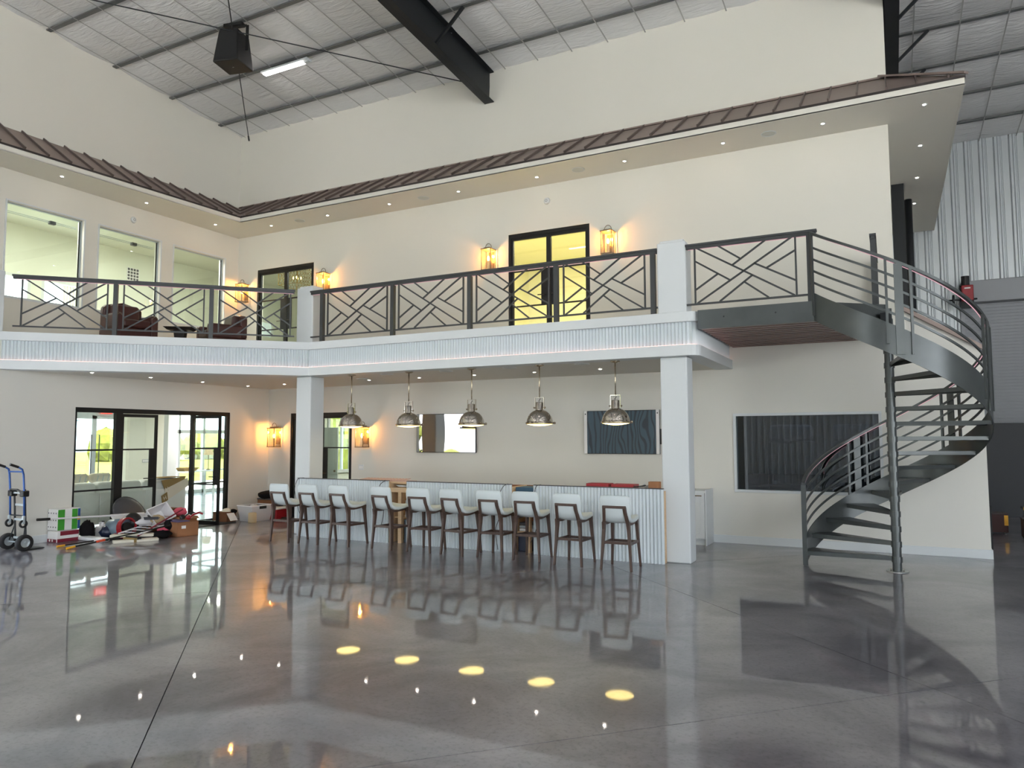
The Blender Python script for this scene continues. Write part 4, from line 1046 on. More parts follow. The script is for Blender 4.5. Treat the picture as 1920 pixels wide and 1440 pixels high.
# ================================================================== DOWNLIGHTS, SPEAKERS, DETECTORS
def disc_light(label, grp):
    p = thing('recessed_downlight', label, 'downlight', group=grp)
    obj('trim_ring', MB().lathe([(.026, 0), (.045, 0), (.047, -.006), (.026, -.004)], (0, 0, 0), 20), M['white'], p, smooth=True)
    obj('led', MB().lathe([(0, -.003), (.025, -.003)], (0, 0, 0), 16), M['down'], p)
    return p
lowd = [(-12.74, 8.2), (-12.77, 9.4), (-12.86, 10.69), (-12.95, 12.0), (-11.84, 12.0), (-9.5, 12.0), (-8.26, 12.0), (-7.0, 12.0), (-5.73, 12.0), (-4.46, 12.0)]
upd = [(-14.1, 8.32), (-14.1, 10.14), (-14.1, 11.96), (-13.0, 12.65), (-11.26, 12.65), (-9.52, 12.65), (-7.76, 12.65), (-5.97, 12.65), (-4.18, 12.65), (-2.4, 12.65), (-.8, 12.6), (.64, 12.58), (.64, 14.37), (.64, 16.16), (.64, 17.96)]
dl = None
for k, (x, y) in enumerate(lowd):
    lb = 'small recessed downlight under the balcony, number %s from the left' % ['one', 'two', 'three', 'four', 'five', 'six', 'seven', 'eight', 'nine', 'ten'][k]
    if dl is None: dl = disc_light(lb, 'downlights under the balcony'); dl.location = (x, y, ZB)
    else: dup(dl, (x, y, ZB), 0, lb)
du = None
ON = ['first', 'second', 'third', 'fourth', 'fifth', 'sixth', 'seventh', 'eighth', 'ninth', 'tenth', 'eleventh', 'twelfth', 'thirteenth', 'fourteenth', 'fifteenth']
for k, (x, y) in enumerate(upd):
    lb = ON[k] + ' small downlight of the upper eave soffit counting from the left'
    if du is None: du = disc_light(lb, 'downlights in the eave soffit'); du.location = (x, y, ZS)
    else: dup(du, (x, y, ZS), 0, lb)
def disc_speaker(label):
    p = thing('ceiling_speaker', label, 'speaker', group='round speakers in the soffits')
    obj('grille', MB().lathe([(0, -.006), (.1, -.006), (.112, -.003)], (0, 0, 0), 28), mat('speaker_grille', (196, 198, 192), .6), p)
    obj('bezel', MB().lathe([(.112, 0), (.112, -.009), (.122, -.007), (.124, 0)], (0, 0, 0), 28), M['white'], p, smooth=True)
    return p
spk = None
for x, y, z, lb in [(-12.1, 12.65, ZS, 'round ceiling speaker nearest the corner of the eave soffit'), (-8.63, 12.65, ZS, 'round ceiling speaker second from corner in the eave soffit'), (-5.1, 12.65, ZS, 'round ceiling speaker above the smoke detector in the eave soffit'), (-1.64, 12.6, ZS, 'round ceiling speaker nearest the stairs in the eave soffit'),
                    (-9.35, 11.6, ZB, 'round speaker under the balcony right of the left column'), (-7.0, 11.0, ZB, 'round speaker under the balcony near the middle pendant'), (-5.72, 11.0, ZB, 'round speaker under the balcony left of the fourth pendant'), (-4.4, 11.0, ZB, 'round speaker under the balcony left of the rightmost pendant'), (-8.3, 11.0, ZB, 'round speaker under the balcony between the first two pendants')]:
    if spk is None: spk = disc_speaker(lb); spk.location = (x, y, z)
    else: dup(spk, (x, y, z), 0, lb)
def detector(label, loc, rx):
    p = thing('smoke_detector', label, 'detector', loc)
    a = obj('body', MB().lathe([(0, .04), (.05, .04), (.062, .025), (.07, 0), (0, 0)], (0, 0, 0), 24), M['white'], p, smooth=True); a.rotation_euler = rx
    c = obj('sensor_ring', MB().lathe([(.02, .042), (.026, .044), (.026, .04), (.02, .04)], (0, 0, 0), 16), M['plastic_g'], p); c.rotation_euler = rx
detector('white smoke detector high on the left window wall', (XU, 10.2, 6.62), (0, PI/2, 0))
detector('white smoke detector on the back wall above the upper door', (-5.97, YW, 6.57), (PI/2, 0, 0))
w = thing('switch_plate', 'white double switch plate right of the lower back door', 'switch', (-10.59, YW, 1.12))
obj('plate', MB().box(-.07, .07, -.006, 0, 0, .115), M['white'], w, bevel=.002)
for s in (-.04, .015): obj('rocker', MB().box(s, s+.03, -.012, -.006, .03, .085), M['paper'], w)

# ================================================================== TELEVISIONS
tv = thing('television', 'glossy black television reflecting daylight on the bar wall', 'television', (-8.32, YW, 1.93))
obj('housing', MB().box(-.735, .735, -.06, -.02, -.41, .405), M['plastic_k'], tv, bevel=.006)
# slightly bowed glass like the panel in the photograph
b = MB(); N = 24
for i in range(N+1):
    for j in range(13):
        x = -.725+1.45*i/N; z = -.40+.795*j/12
        b.v.append((x, -.0625-.0012*math.sin(x*7.5+.5)*math.cos(z*3.2), z))
for i in range(N):
    for j in range(12): b.f.append((i*13+j, (i+1)*13+j, (i+1)*13+j+1, i*13+j+1))
mm = mat('tv_gloss', (6, 7, 8), .02, spec=1.0); mm.node_tree.nodes['Principled BSDF'].inputs['IOR'].default_value = 2.6
obj('screen_glass', b, mm, tv, smooth=True)
obj('sensor_light', MB().box(-.02, .03, -.067, -.064, .16, .165), M['paper'], tv)
obj('wall_mount', MB().box(-.25, .25, -.02, 0, -.2, .2), M['plastic_k'], tv)
tv = thing('television', 'television with blue wavy film and white edge protectors by the column', 'television', (-4.46, YW, 1.93))
obj('housing', MB().box(-.73, .73, -.06, -.02, -.41, .40), M['plastic_k'], tv, bevel=.004)
obj('film', MB().box(-.67, .67, -.066, -.06, -.40, .39), M['film'], tv)
for s in (-1, 1):
    e = obj('edge_protector', MB().box(s*.70-.03, s*.70+.03, -.075, -.02, -.41, .40), M['paper'], tv, bevel=.004)
    obj('screw', MB().cyl((s*.70, -.075, .34), (s*.70, -.08, .34), .012, 8), M['plastic_k'], e)
obj('wall_mount', MB().box(-.25, .25, -.02, 0, -.2, .2), M['plastic_k'], tv)
tag(obj('media_box', MB().box(-3.74, -3.66, YW-.05, YW, 1.70, 1.98), M['plastic_k'], bevel=.004), 'small black box on the wall between television and column', 'box')

# ================================================================== HALL LIGHTS AND LOUDSPEAKER
def led_fixture(label):
    p = thing('led_strip_light', label, 'light', group='linear hall lights under the roof')
    obj('housing', MB().box(-.62, .68, -.075, .075, .0, .04), M['white'], p)
    obj('end_box', MB().box(.55, .66, -.03, .03, -.03, .0), M['white'], p)
    obj('diffuser', MB().box(-.58, .54, -.05, .05, -.03, -.001), M['tube'], p, bevel=.01)
    return p
fx = led_fixture('lit white strip light under the roof near the loudspeaker'); fx.location = (-11.05, 11.03, zc(11.03)-.12)
NF = 0
for i, x in enumerate((-11.05, -3.6, 3.9, 11.4)):  # rows of unseen fixtures added to light the hall
    for j, y in enumerate((5.6, -1.4, -8.4)):
        NF += 1
        dup(fx, (x, y, zc(y)-.12), 0, 'lit white strip light added behind the photographer to light the hall')
dup(fx, (6.0, 16.6, zc(16.6)-.12), 0, 'lit white strip light added out of view over the roller door bay')
ls = thing('loudspeaker', 'black loudspeaker hanging from a roof purlin', 'speaker', (-10.98, 9.63, 8.95), math.radians(14))
b = MB(); 
w0, w1, d0, d1, h = .20, .27, .20, .27, .66
b.add([(-w1, -d1, 0), (w1, -d1, 0), (w1, d1, 0), (-w1, d1, 0), (-w0, -d0, h), (w0, -d0, h), (w0, d0, h), (-w0, d0, h)], [(3,2,1,0),(4,5,6,7),(0,1,5,4),(1,2,6,5),(2,3,7,6),(3,0,4,7)])
obj('cabinet', b, M['plastic_k'], ls, bevel=.025, seg=3)
obj('grille', MB().add([(-w1+.03, -d1-.004, .04), (w1-.03, -d1-.004, .04), (w0-.02, -d0-.007, h-.04), (-w0+.02, -d0-.007, h-.04)], [(0,1,2,3)]), mat('speaker_mesh', (26, 27, 28), .7), ls)
obj('bracket', MB().bar((-.28, 0, h+.14), (.28, 0, h+.14), .06, .012).bar((.285, 0, h+.14), (.285, 0, .3), .012, .06).bar((-.285, 0, h+.14), (-.285, 0, .3), .012, .06), M['plastic_k'], ls)
obj('mount', MB().box(-.2, .2, -.06, .06, h+.14, h+.2), M['plastic_k'], ls)
obj('logo', MB().box(-.015, .015, -.005, .005, -.004, -.002), M['alu'], ls)

M['dimfill'] = emit('dim_fill_lamp', (200, 224, 255), 22)  # glow of a lamp added so the game room shows
# unseen lamps added to brighten the rooms behind the glass
for loc, m_, s, lb in [((-17.0, 10, 2.94), 'roomlamp', .45, 'round unseen ceiling lamp added to light the lounge'), ((-17.5, 15.5, 2.94), 'roomlamp', .45, 'round unseen ceiling lamp added deep in the lounge'), ((-15.4, 8.6, 6.84), 'roomlamp', .4, 'round unseen ceiling lamp added to light the upper room'), ((-15.4, 11.9, 6.84), 'roomlamp', .4, 'round unseen ceiling lamp added deep in the upper room'),
                    ((-5.9, 13.95, 6.59), 'roomfill_warm', .5, 'round unseen warm ceiling lamp added behind the yellow lit door'), ((-12.4, 14.0, 6.59), 'roomlamp', .42, 'round unseen ceiling lamp added to light the upper hall'), ((-11.6, 16.0, 2.94), 'roomlamp', .35, 'round unseen ceiling lamp added to light the den'), ((-1.2, 14.2, 2.99), 'dimfill', .2, 'dim unseen ceiling lamp added to light the game room')]:
    r = thing('fill_lamp', lb, 'lamp', loc, group='added unseen room lamps')
    obj('ring', MB().lathe([(s, 0), (s+.02, 0), (s+.02, -.05), (s, -.05)], (0, 0, 0), 24), M['white'], r, smooth=True)
    obj('diffuser', MB().lathe([(0, -.04), (s, -.04)], (0, 0, 0), 24), M[m_], r)
ch = thing('lattice_chandelier', 'gold lattice box chandelier behind the far upper door', 'chandelier', (-14.02, 14.6, 5.9))
gold = mat('gold_metal', (150, 128, 70), .35, metal=.7)
S_ = .34
for sx, sy in ((-1, -1), (1, -1), (1, 1), (-1, 1)):
    obj('corner_bar', MB().bar((sx*S_, sy*S_, 0), (sx*S_, sy*S_, .5), .015, .015), gold, ch)
obj('frame_ring', MB().bar((-S_, -S_, 0), (S_, -S_, 0), .015, .015).bar((-S_, S_, 0), (S_, S_, 0), .015, .015).bar((-S_, -S_, 0), (-S_, S_, 0), .015, .015).bar((S_, -S_, 0), (S_, S_, 0), .015, .015), gold, ch)
def lattice_side():
    b = MB(); c = .11
    for i in range(7):
        for j in range(5):
            x = -S_+i*c+(.055 if j % 2 else 0); z = j*.11
            if x > S_ or z > .48: continue
            b.bar((x, 0, z), (x, 0, z+.055), .008, .008)
            b.bar((x, 0, z+.055), (min(x+.055, S_), 0, z+.11), .008, .008); b.bar((x, 0, z+.055), (max(x-.055, -S_), 0, z+.11), .008, .008)
    return b
for k in range(4):
    o = obj('lattice', lattice_side(), gold, ch); a = k*PI/2
    o.rotation_euler = (0, 0, a); o.location = (S_*math.sin(a), -S_*math.cos(a), 0)
obj('stem', MB().cyl((0, 0, .05), (0, 0, .7), .012, 8), gold, ch)
for k in range(4):
    a = k*PI/2+.6; obj('candle_bulb', MB().blob((.1*math.cos(a), .1*math.sin(a), .22), (.015, .015, .04), 8, 6), M['candle'], ch, smooth=True)

# ================================================================== ARMCHAIRS AND SIDE TABLE
def armchair(label, loc, rz):
    """faces -y in local space"""
    a = thing('armchair', label, 'armchair', loc, rz, group='brown leather armchairs on the balcony')
    Lm = M['leather']
    obj('base', MB().box(-.38, .38, -.38, .40, .10, .30), Lm, a, bevel=.03, seg=3)
    obj('seat_cushion', MB().box(-.27, .27, -.42, .22, .30, .46), Lm, a, bevel=.05, seg=4)
    obj('back_cushion', MB().box(-.27, .27, .08, .26, .44, .80).rot(-.12, (0, .2, .44), 'X'), Lm, a, bevel=.06, seg=4)
    bk = [(-.37, .30), (-.37, .74), (-.3, .80), (-.16, .83), (0, .87), (.16, .83), (.3, .80), (.37, .74), (.37, .30)]
    obj('back', MB().prism_y(bk, .24, .40), Lm, a, bevel=.035, seg=3)
    for s in (-1, 1):
        obj('arm', MB().box(s*.33-.07, s*.33+.07, -.40, .30, .28, .58), Lm, a, bevel=.05, seg=4)
        obj('arm_front', MB().box(s*.33-.06, s*.33+.06, -.415, -.39, .12, .54), Lm, a, bevel=.012)
        obj('nailhead_trim', MB().tube([(s*.39, -.41, .14), (s*.39, -.41, .5), (s*.33, -.415, .56), (s*.27, -.41, .5)], .006, 5), M['bronze'], a)
        for yy in (-.33, .33): obj('foot', MB().bar((s*.32, yy, 0), (s*.32, yy, .1), .05, .05), M['darkwood'], a)
armchair('brown leather armchair left of the small table on the balcony', (-13.25, 9.22, ZF), math.radians(78))
armchair('brown leather armchair right of the small table on the balcony', (-12.72, 11.05, ZF), math.radians(-22))
st = thing('side_table', 'small dark tray-top pedestal table between the armchairs', 'table', (-13.0, 10.22, ZF), math.radians(35))
obj('tabletop', MB().add([(-.22, -.16, .40), (.22, -.16, .40), (.22, .16, .40), (-.22, .16, .40), (-.29, -.21, .46), (.29, -.21, .46), (.29, .21, .46), (-.29, .21, .46)], [(3,2,1,0),(4,5,6,7),(0,1,5,4),(1,2,6,5),(2,3,7,6),(3,0,4,7)]), M['darkwood'], st, bevel=.008)
obj('pedestal', MB().add([(-.07, -.07, 0), (.07, -.07, 0), (.07, .07, 0), (-.07, .07, 0), (-.11, -.1, .4), (.11, -.1, .4), (.11, .1, .4), (-.11, .1, .4)], [(3,2,1,0),(4,5,6,7),(0,1,5,4),(1,2,6,5),(2,3,7,6),(3,0,4,7)]), M['darkwood'], st)
obj('foot_plate', MB().box(-.16, .16, -.13, .13, 0, .02), M['darkwood'], st)
# ================================================================== REAR BAY
rd = sthing('door_6', 'grey steel roller door at the rear of the bay', 'door', (5.2, Y_R-.1, 0))
b = MB(); z = 0; prof = []
while z < 4.98: prof += [(z, 0), (z+.055, -.012), (z+.068, -.012), (z+.075, .006)]; z += .075
for x in (1.66, 8.8): b.v += [(x, Y_R-.1+d, zz) for zz, d in prof]
n = len(prof)
for i in range(n-1): b.f.append((i, i+1, n+i+1, n+i))
obj('curtain', b, M['roller'], rd, world=True)
obj('hood', MB().box(1.62, 8.9, Y_R-.42, Y_R-.02, 4.98, 5.5), M['roller'], rd, world=True, bevel=.02)
obj('bottom_bar', MB().box(1.66, 8.8, Y_R-.13, Y_R-.08, 0, .1), M['black_steel'], rd, world=True)
for x in (1.6, 8.8): obj('guide_track', MB().box(x, x+.08, Y_R-.14, Y_R-.04, 0, 5.0), M['roller'], rd, world=True)
mt = thing('door_motor', 'red and black electric opener mounted at the roller door hood', 'motor', (1.72, Y_R-.55, 4.95))
rb = obj('gearbox', MB().box(-.12, .12, -.1, .12, .05, .42), M['red'], mt, bevel=.02)
obj('nameplate', MB().box(-.06, .06, -.105, -.1, .33, .36), M['paper'], rb)
obj('motor', MB().cyl((-.03, 0, .42), (-.03, 0, .64), .085, 14), M['plastic_k'], mt)
obj('shaft', MB().cyl((-.45, .05, .1), (.2, .05, .1), .02, 8), M['black_steel'], mt)
obj('chain_wheel', MB().lathe([(.05, -.02), (.13, -.02), (.13, .02), (.05, .02)], (0, 0, 0), 16).rot(PI/2, axis='Y').shift((-.28, .05, .1)), M['black_steel'], mt)
obj('bracket', MB().box(-.14, .14, .12, .16, -.1, .45), M['black_steel'], mt)
obj('chain', MB().cyl((-.28, .05, .1), (-.28, .05, -2.4), .012, 6), M['alu'], mt)
bp_ = thing('black_panel', 'tall flat black panel standing before the roller door', 'panel', (2.24, Y_R-.45, 0))
obj('face', MB().box(-.46, .46, -.03, .03, .0, 2.13), mat('black_laminate', (18, 22, 30), .5), bp_, bevel=.004)
obj('side_edge', MB().box(.46, .485, -.035, .035, .0, 2.14), M['alu'], bp_)
for k, (x, y, w, h) in enumerate(((1.72, 16.7, .34, .36), (2.22, 15.9, .38, .34))):
    c = thing('storage_crate', ('dark red brown crate with yellow corner beside the wall end', 'dark crate with yellow corner at the right picture edge')[k], 'crate', (x, y, 0), group='crates beyond the stairs')
    obj('box', MB().box(-w/2, w/2, -w/2, w/2, 0.03, h), mat('crate_wood', (66, 34, 30), .6), c, bevel=.008)
    obj('lid', MB().box(-w/2-.01, w/2+.01, -w/2-.01, w/2+.01, h, h+.03), mat('crate_lid', (48, 30, 28), .5), c, bevel=.006)
    obj('corner_guard', MB().box(w/2-.06, w/2+.004, -w/2-.004, -w/2+.06, h*.45, h-.01), M['yellow'], c)
    obj('feet', MB().box(-w/2+.02, -w/2+.07, -w/2+.02, w/2-.02, 0, .03).box(w/2-.07, w/2-.02, -w/2+.02, w/2-.02, 0, .03), M['darkwood'], c)
tc_ = thing('work_stool', 'low dark stool with yellow edge behind the crates', 'stool', (2.42, 17.2, 0))
obj('seat', MB().box(-.22, .22, -.18, .18, .42, .47), M['darkwood'], tc_, bevel=.01); obj('edge', MB().box(-.22, .0, -.19, -.18, .42, .47), M['yellow'], tc_)
for sx in (-.18, .18):
    for sy in (-.14, .14): obj('leg', MB().bar((sx, sy, 0), (sx*.9, sy*.9, .42), .04, .04), M['darkwood'], tc_)
obj_lp = tag(obj('leaning_board', MB().box(1.30, 1.36, YW+.6, YW+.95, 0, .75), M['rubber'], bevel=.01), 'dark board leaning behind the end of the wall', 'board')

# ================================================================== LOUNGE
sf = thing('sofa', 'long white sofa with its back to the glass lounge doors', 'sofa', (-14.95, 10.1, 0))
obj('base', MB().box(-.5, .42, -1.55, 1.55, .08, .42), M['sofa'], sf, bevel=.03, seg=3)
for k in range(3):
    y0 = -1.55+k*1.033
    obj('back_panel', MB().box(.36, .48, y0+.004, y0+1.029, .08, .72), M['sofa'], sf, bevel=.012)
    obj('back_cushion', MB().box(.06, .42, y0+.02, y0+1.01, .60, .93), M['sofa'], sf, bevel=.09, seg=4)
    obj('seat_cushion', MB().box(-.5, .1, y0+.01, y0+1.02, .40, .56), M['sofa'], sf, bevel=.05, seg=3)
for s in (-1.49, 1.49): obj('arm', MB().box(-.5, .40, s-.1, s+.1, .1, .64), M['sofa'], sf, bevel=.05, seg=3)
for sx in (-.42, .36):
    for sy in (-1.4, 1.4): obj('foot', MB().bar((sx, sy, 0), (sx, sy, .08), .04, .04), M['black_steel'], sf)
st2 = mat('stripe_cushion', (176, 192, 196), .85)
for k in range(3):
    c = thing('cushion', ('leftmost', 'middle', 'rightmost')[k] + ' striped scatter cushion on the white sofa back', 'cushion', (-15.06, 8.95+k*.5, .90), group='striped cushions on the sofa')
    obj('pad', MB().box(-.09, .09, -.23, .23, 0, .2), M['cream'], c, bevel=.07, seg=3)
    for q in (-.12, 0, .12): obj('stripe', MB().tube([(.094, q, .03), (.088, q+.03, .14), (.03, q+.05, .203)], .009, 5), st2, c)
th = thing('throw_blanket', 'olive and cream throw blanket with letter H over the sofa end', 'blanket', (-14.46, 11.4, .5))
def sheet(pts, m_, name, par): return obj(name, MB().add(pts, [(0,1,2,3)]), m_, par, world=True, solid=.012)
xb = -14.452
sheet([(xb, 10.99, .90), (xb, 11.62, .97), (xb, 11.50, .68), (xb, 11.13, .55)], M['olive'], 'field', th)
sheet([(-14.9, 11.0, .955), (-14.9, 11.6, .955), (xb, 11.62, .965), (xb, 11.0, .955)], M['olive'], 'top_fold', th)
sheet([(xb+.006, 11.07, .70), (xb+.006, 11.66, .93), (xb+.006, 11.72, .76), (xb+.006, 11.13, .45)], M['cream'], 'cream_band', th)
sheet([(xb+.012, 10.99, .56), (xb+.012, 11.13, .64), (xb+.012, 11.16, .46), (xb+.012, 11.02, .38)], M['olive'], 'corner_square', th)
def letter_H(cy, cz, s, rot):
    b = MB()
    for y0, y1, z0, z1 in ((-.5, -.3, -.6, .6), (.3, .5, -.6, .6), (-.3, .3, -.1, .1)): b.box(-.003, .003, y0*s, y1*s, z0*s, z1*s)
    b.rot(rot, axis='X').shift((xb+.022, cy, cz)); return b
obj('letter', letter_H(11.12, .70, .075, .35), M['cream'], th, world=True); obj('letter', letter_H(11.075, .51, .07, .4), M['cream'], th, world=True)
ex = thing('exit_sign', 'small red exit sign above the far entrance door', 'sign', (LWX+.02, 14.0, 2.58))
obj('plate', MB().box(0, .03, -.17, .17, 0, .19), M['redsign'], ex)
ltr = emit('sign_letters', (255, 220, 215), 3.0); g = MB()
def L_(pts, y): 
    for a, c in pts: g.bar((.033, y+a[0], a[1]), (.033, y+c[0], c[1]), .014, .004, (1, 0, 0))
L_([((0, .05), (0, .14)), ((0, .14), (.045, .14)), ((0, .095), (.04, .095)), ((0, .05), (.045, .05))], -.13)
L_([((0, .05), (.05, .14)), ((.05, .05), (0, .14))], -.06)
L_([((0, .05), (0, .14))], .025)
L_([((0, .14), (.06, .14)), ((.03, .05), (.03, .14))], .06)
obj('lettering', g, ltr, ex)
cp = thing('lounge_pillar', 'white square pillar inside the lounge beside the window', 'column', (-18.6, 14.35, 0))
obj('shaft', MB().box(-.15, .15, -.15, .15, 0, 2.95), M['white'], cp)
obj('base', MB().box(-.18, .18, -.18, .18, 0, .16), M['white'], cp)
ct = thing('console_table', 'white console table with a wooden tray in the lounge', 'table', (-19.6, 15.9, 0))
obj('tabletop', MB().box(-.25, .25, -.8, .8, .78, .82), M['white'], ct)
for sx in (-.2, .2):
    for sy in (-.75, .75): obj('leg', MB().bar((sx, sy, 0), (sx, sy, .78), .05, .05), M['white'], ct)
tag(obj('wooden_tray', MB().add([(-19.75, 15.6, .825), (-19.45, 15.6, .825), (-19.45, 16.0, .825), (-19.75, 16.0, .825), (-19.8, 15.52, .92), (-19.4, 15.52, .92), (-19.4, 16.08, .92), (-19.8, 16.08, .92)], [(3,2,1,0),(0,1,5,4),(1,2,6,5),(2,3,7,6),(3,0,4,7)]), M['olive'], solid=.012), 'olive wooden tray on the lounge console table', 'tray')
lm = thing('table_lamp', 'small table lamp with a tapered shade in the lounge', 'lamp', (-19.6, 16.6, .82))
obj('base', MB().lathe([(0, 0), (.07, 0), (.07, .02), (.015, .04), (.012, .5), (0, .5)], (0, 0, 0), 14), M['bronze'], lm, smooth=True); obj('shade', MB().lathe([(.16, .48), (.1, .72)], (0, 0, 0), 20), M['beige'], lm, smooth=True)
pw = thing('lounge_partition', 'pale partition wall with a grey switch plate in the lounge', 'partition', (-18.2, 13.2, 0))
obj('panel', MB().box(-.06, .06, -.42, .62, 0, 2.95), M['room'], pw); obj('switch_plate', MB().box(.06, .068, -.02, .2, 1.18, 1.27), M['alu'], pw)
for k in range(4): obj('rocker', MB().box(.068, .072, -.005+k*.05, .03+k*.05, 1.195, 1.255), M['paper'], pw)

# ================================================================== HAND TRUCK
ht = thing('hand_truck', 'blue and black folding hand truck by the left wall', 'hand truck', (-12.9, 7.14, 0), math.radians(0))
def wheel(name, par, c, r, w, hub=True):
    o = obj(name, MB().lathe([(r*.55, -w*.42), (r*.8, -w/2), (r*.96, -w*.38), (r, -w*.1), (r, w*.1), (r*.96, w*.38), (r*.8, w/2), (r*.55, w*.42)], (0, 0, 0), 28).rot(PI/2, axis='Y').shift(c), M['rubber'], par, smooth=True)
    if hub:
        obj('rim', MB().lathe([(0, -w*.34), (r*.5, -w*.30), (r*.57, -w*.40), (r*.57, w*.40), (r*.5, w*.30), (0, w*.34)], (0, 0, 0), 24).rot(PI/2, axis='Y').shift(c), M['alu'], o, smooth=True)
        obj('hub', MB().cyl((c[0]-w*.55, c[1], c[2]), (c[0]+w*.55, c[1], c[2]), r*.16, 10), M['alu'], o)
    return o
BK = M['black_steel']
for s in (-1, 1):
    wheel('wheel', ht, (s*.235, -.02, .135), .135, .085)
    obj('frame_rail', MB().tube([(s*.15, .06, .02), (s*.15, .04, .30), (s*.15, .0, 1.0)], .016, 8), BK, ht)
    obj('upper_rail', MB().tube([(s*.20, -.02, .56), (s*.20, -.04, 1.0), (s*.20, -.06, 1.25), (s*.195, -.08, 1.33), (s*.19, -.15, 1.375)], .016, 8), M['blue'], ht, smooth=True)
    obj('grip', MB().tube([(s*.19, -.14, 1.37), (s*.185, -.27, 1.42)], .021, 10), M['plastic_k'], ht)
    obj('strut', MB().tube([(s*.15, .03, .40), (s*.20, -.02, .15)], .010, 6), BK, ht)
    obj('clamp', MB().box(s*.17-.05, s*.17+.05, -.07, .04, .88, .98), M['plastic_k'], ht, bevel=.015)
    c = wheel('caster', ht, (s*.20, -.03, .44), .068, .03, False)
    obj('caster_fork', MB().box(s*.20-.025, s*.20+.025, -.045, -.015, .44, .57), M['alu'], c)
obj('axle', MB().cyl((-.24, -.02, .135), (.24, -.02, .135), .01, 8), M['alu'], ht)
obj('top_bar', MB().cyl((-.2, -.07, 1.29), (.2, -.07, 1.29), .013, 8), M['blue'], ht)
obj('lower_bar', MB().cyl((-.21, -.02, .57), (.21, -.02, .57), .011, 8), BK, ht)
for z in (.20, .50, .74): obj('slat', MB().box(-.15, .15, .015, .035, z-.018, z+.018), M['alu'], ht)
obj('cross_handle', MB().sweep([(-.15, -.06, .96), (-.09, -.09, 1.0), (.09, -.09, 1.0), (.15, -.06, .96)], [(-.014, -.012), (.014, -.012), (.014, .012), (-.014, .012)]), M['plastic_k'], ht)
obj('label_bar', MB().box(-.16, .16, -.03, -.01, .925, .955), M['alu'], ht)
obj('toe_plate', MB().box(-.18, .18, .05, .34, .008, .016), BK, ht)

# ================================================================== CLUTTER BY THE LOUNGE DOORS
tp = thing('tissue_roll_pack', 'shrink-wrapped toilet roll pack with green label on a red pack', 'roll pack', (-13.27, 8.13, .205))
obj('wrap', MB().box(-.145, .145, -.21, .21, .0, .38), M['paper'], tp, bevel=.02, seg=3)
for i in range(4):
    for j in range(3):
        rl = obj('roll_end', MB().lathe([(.034, -.004), (.014, -.007), (.014, .002), (.034, .002)], (0, 0, 0), 14).rot(PI/2, axis='X').shift((-.108+i*.072, -.212, .065+j*.122)), mat('tissue', (240, 238, 236), .9) if i == 0 and j == 0 else M['paper'], tp)
        obj('core', MB().lathe([(0, -.003), (.014, -.003)], (0, 0, 0), 10).rot(PI/2, axis='X').shift((-.108+i*.072, -.2165, .065+j*.122)), M['plastic_g'], rl)
for y0, y1, m_ in ((-.20, -.08, 'green'), (.05, .15, 'green'), (.155, .2, 'blue')): obj('label_panel', MB().box(.145, .149, y0, y1, .01, .37), M[m_], tp, bevel=.002)
obj('sun_logo', MB().lathe([(0, 0), (.035, 0)], (0, 0, 0), 14).rot(PI/2, axis='Y').shift((.1515, .17, .2)), M['yellow'], tp)
t2 = thing('paper_towel_pack', 'white and maroon paper pack under the green roll pack', 'roll pack', (-13.26, 8.12, 0))
obj('wrap', MB().box(-.14, .14, -.2, .2, .0, .2), M['paper'], t2, bevel=.015, seg=3)
obj('label_panel', MB().box(.14, .144, -.19, .19, .005, .065), M['maroon'], t2); obj('label_panel', MB().box(.14, .144, -.14, .19, .12, .195), M['maroon'], t2)
obj('label_panel', MB().box(-.13, .13, -.204, -.2, .005, .06), M['maroon'], t2)
for q in (-.06, .02): obj('roll_print', MB().lathe([(0, 0), (.022, 0)], (0, 0, 0), 12).rot(PI/2, axis='X').shift((q, -.2055, .035)), M['paper'], t2)
sb = thing('spray_bottle', 'white trigger spray bottle beside the white jugs', 'bottle', (-13.22, 8.56, 0))
obj('body', MB().lathe([(0, 0), (.045, 0), (.048, .02), (.046, .15), (.018, .19), (.016, .21)], (0, 0, 0), 16), M['plastic_w'], sb, smooth=True)
obj('trigger_head', MB().box(-.015, .015, -.07, .05, .21, .25).bar((0, -.05, .22), (0, -.04, .16), .014, .012), M['plastic_w'], sb, bevel=.005); obj('label', MB().lathe([(.0475, .05), (.0475, .13)], (0, 0, 0), 16), M['slate'], sb)
for k, (x, y) in enumerate(((-13.16, 8.78), (-13.2, 9.02))):
    j = thing('plastic_jug', ('front', 'rear')[k] + ' of two white plastic jugs by the lounge door', 'jug', (x, y, 0), .1, group='white plastic jugs')
    obj('body', MB().box(-.085, .085, -.085, .085, 0, .21), M['plastic_w'], j, bevel=.03, seg=3)
    obj('shoulder', MB().lathe([(.07, .19), (.05, .24), (.028, .255), (.028, .28), (0, .28)], (0.02, 0, 0), 14), M['plastic_w'], j, smooth=True)
    obj('handle', MB().tube([(-.06, 0, .19), (-.07, 0, .26), (0, 0, .275)], .014, 6), M['plastic_w'], j); obj('cap', MB().cyl((.02, 0, .28), (.02, 0, .30), .026, 12), M['plastic_k'], j)
    obj('label', MB().box(.085, .088, -.06, .06, .05, .15), M['cream'], j); obj('label_mark', MB().box(.088, .090, .01, .05, .06, .11), M['green'], j)
rs = thing('rolled_sheet', 'flattened roll of white plastic sheeting on the floor', 'sheet', (-12.85, 8.38, 0), math.radians(-2))
obj('roll', MB().box(-.45, .42, -.09, .09, 0, .075), M['plastic_w'], rs, bevel=.035, seg=3)
obj('inner_curl', MB().box(.40, .43, -.06, .06, .02, .055), M['plastic_g'], rs, bevel=.01)
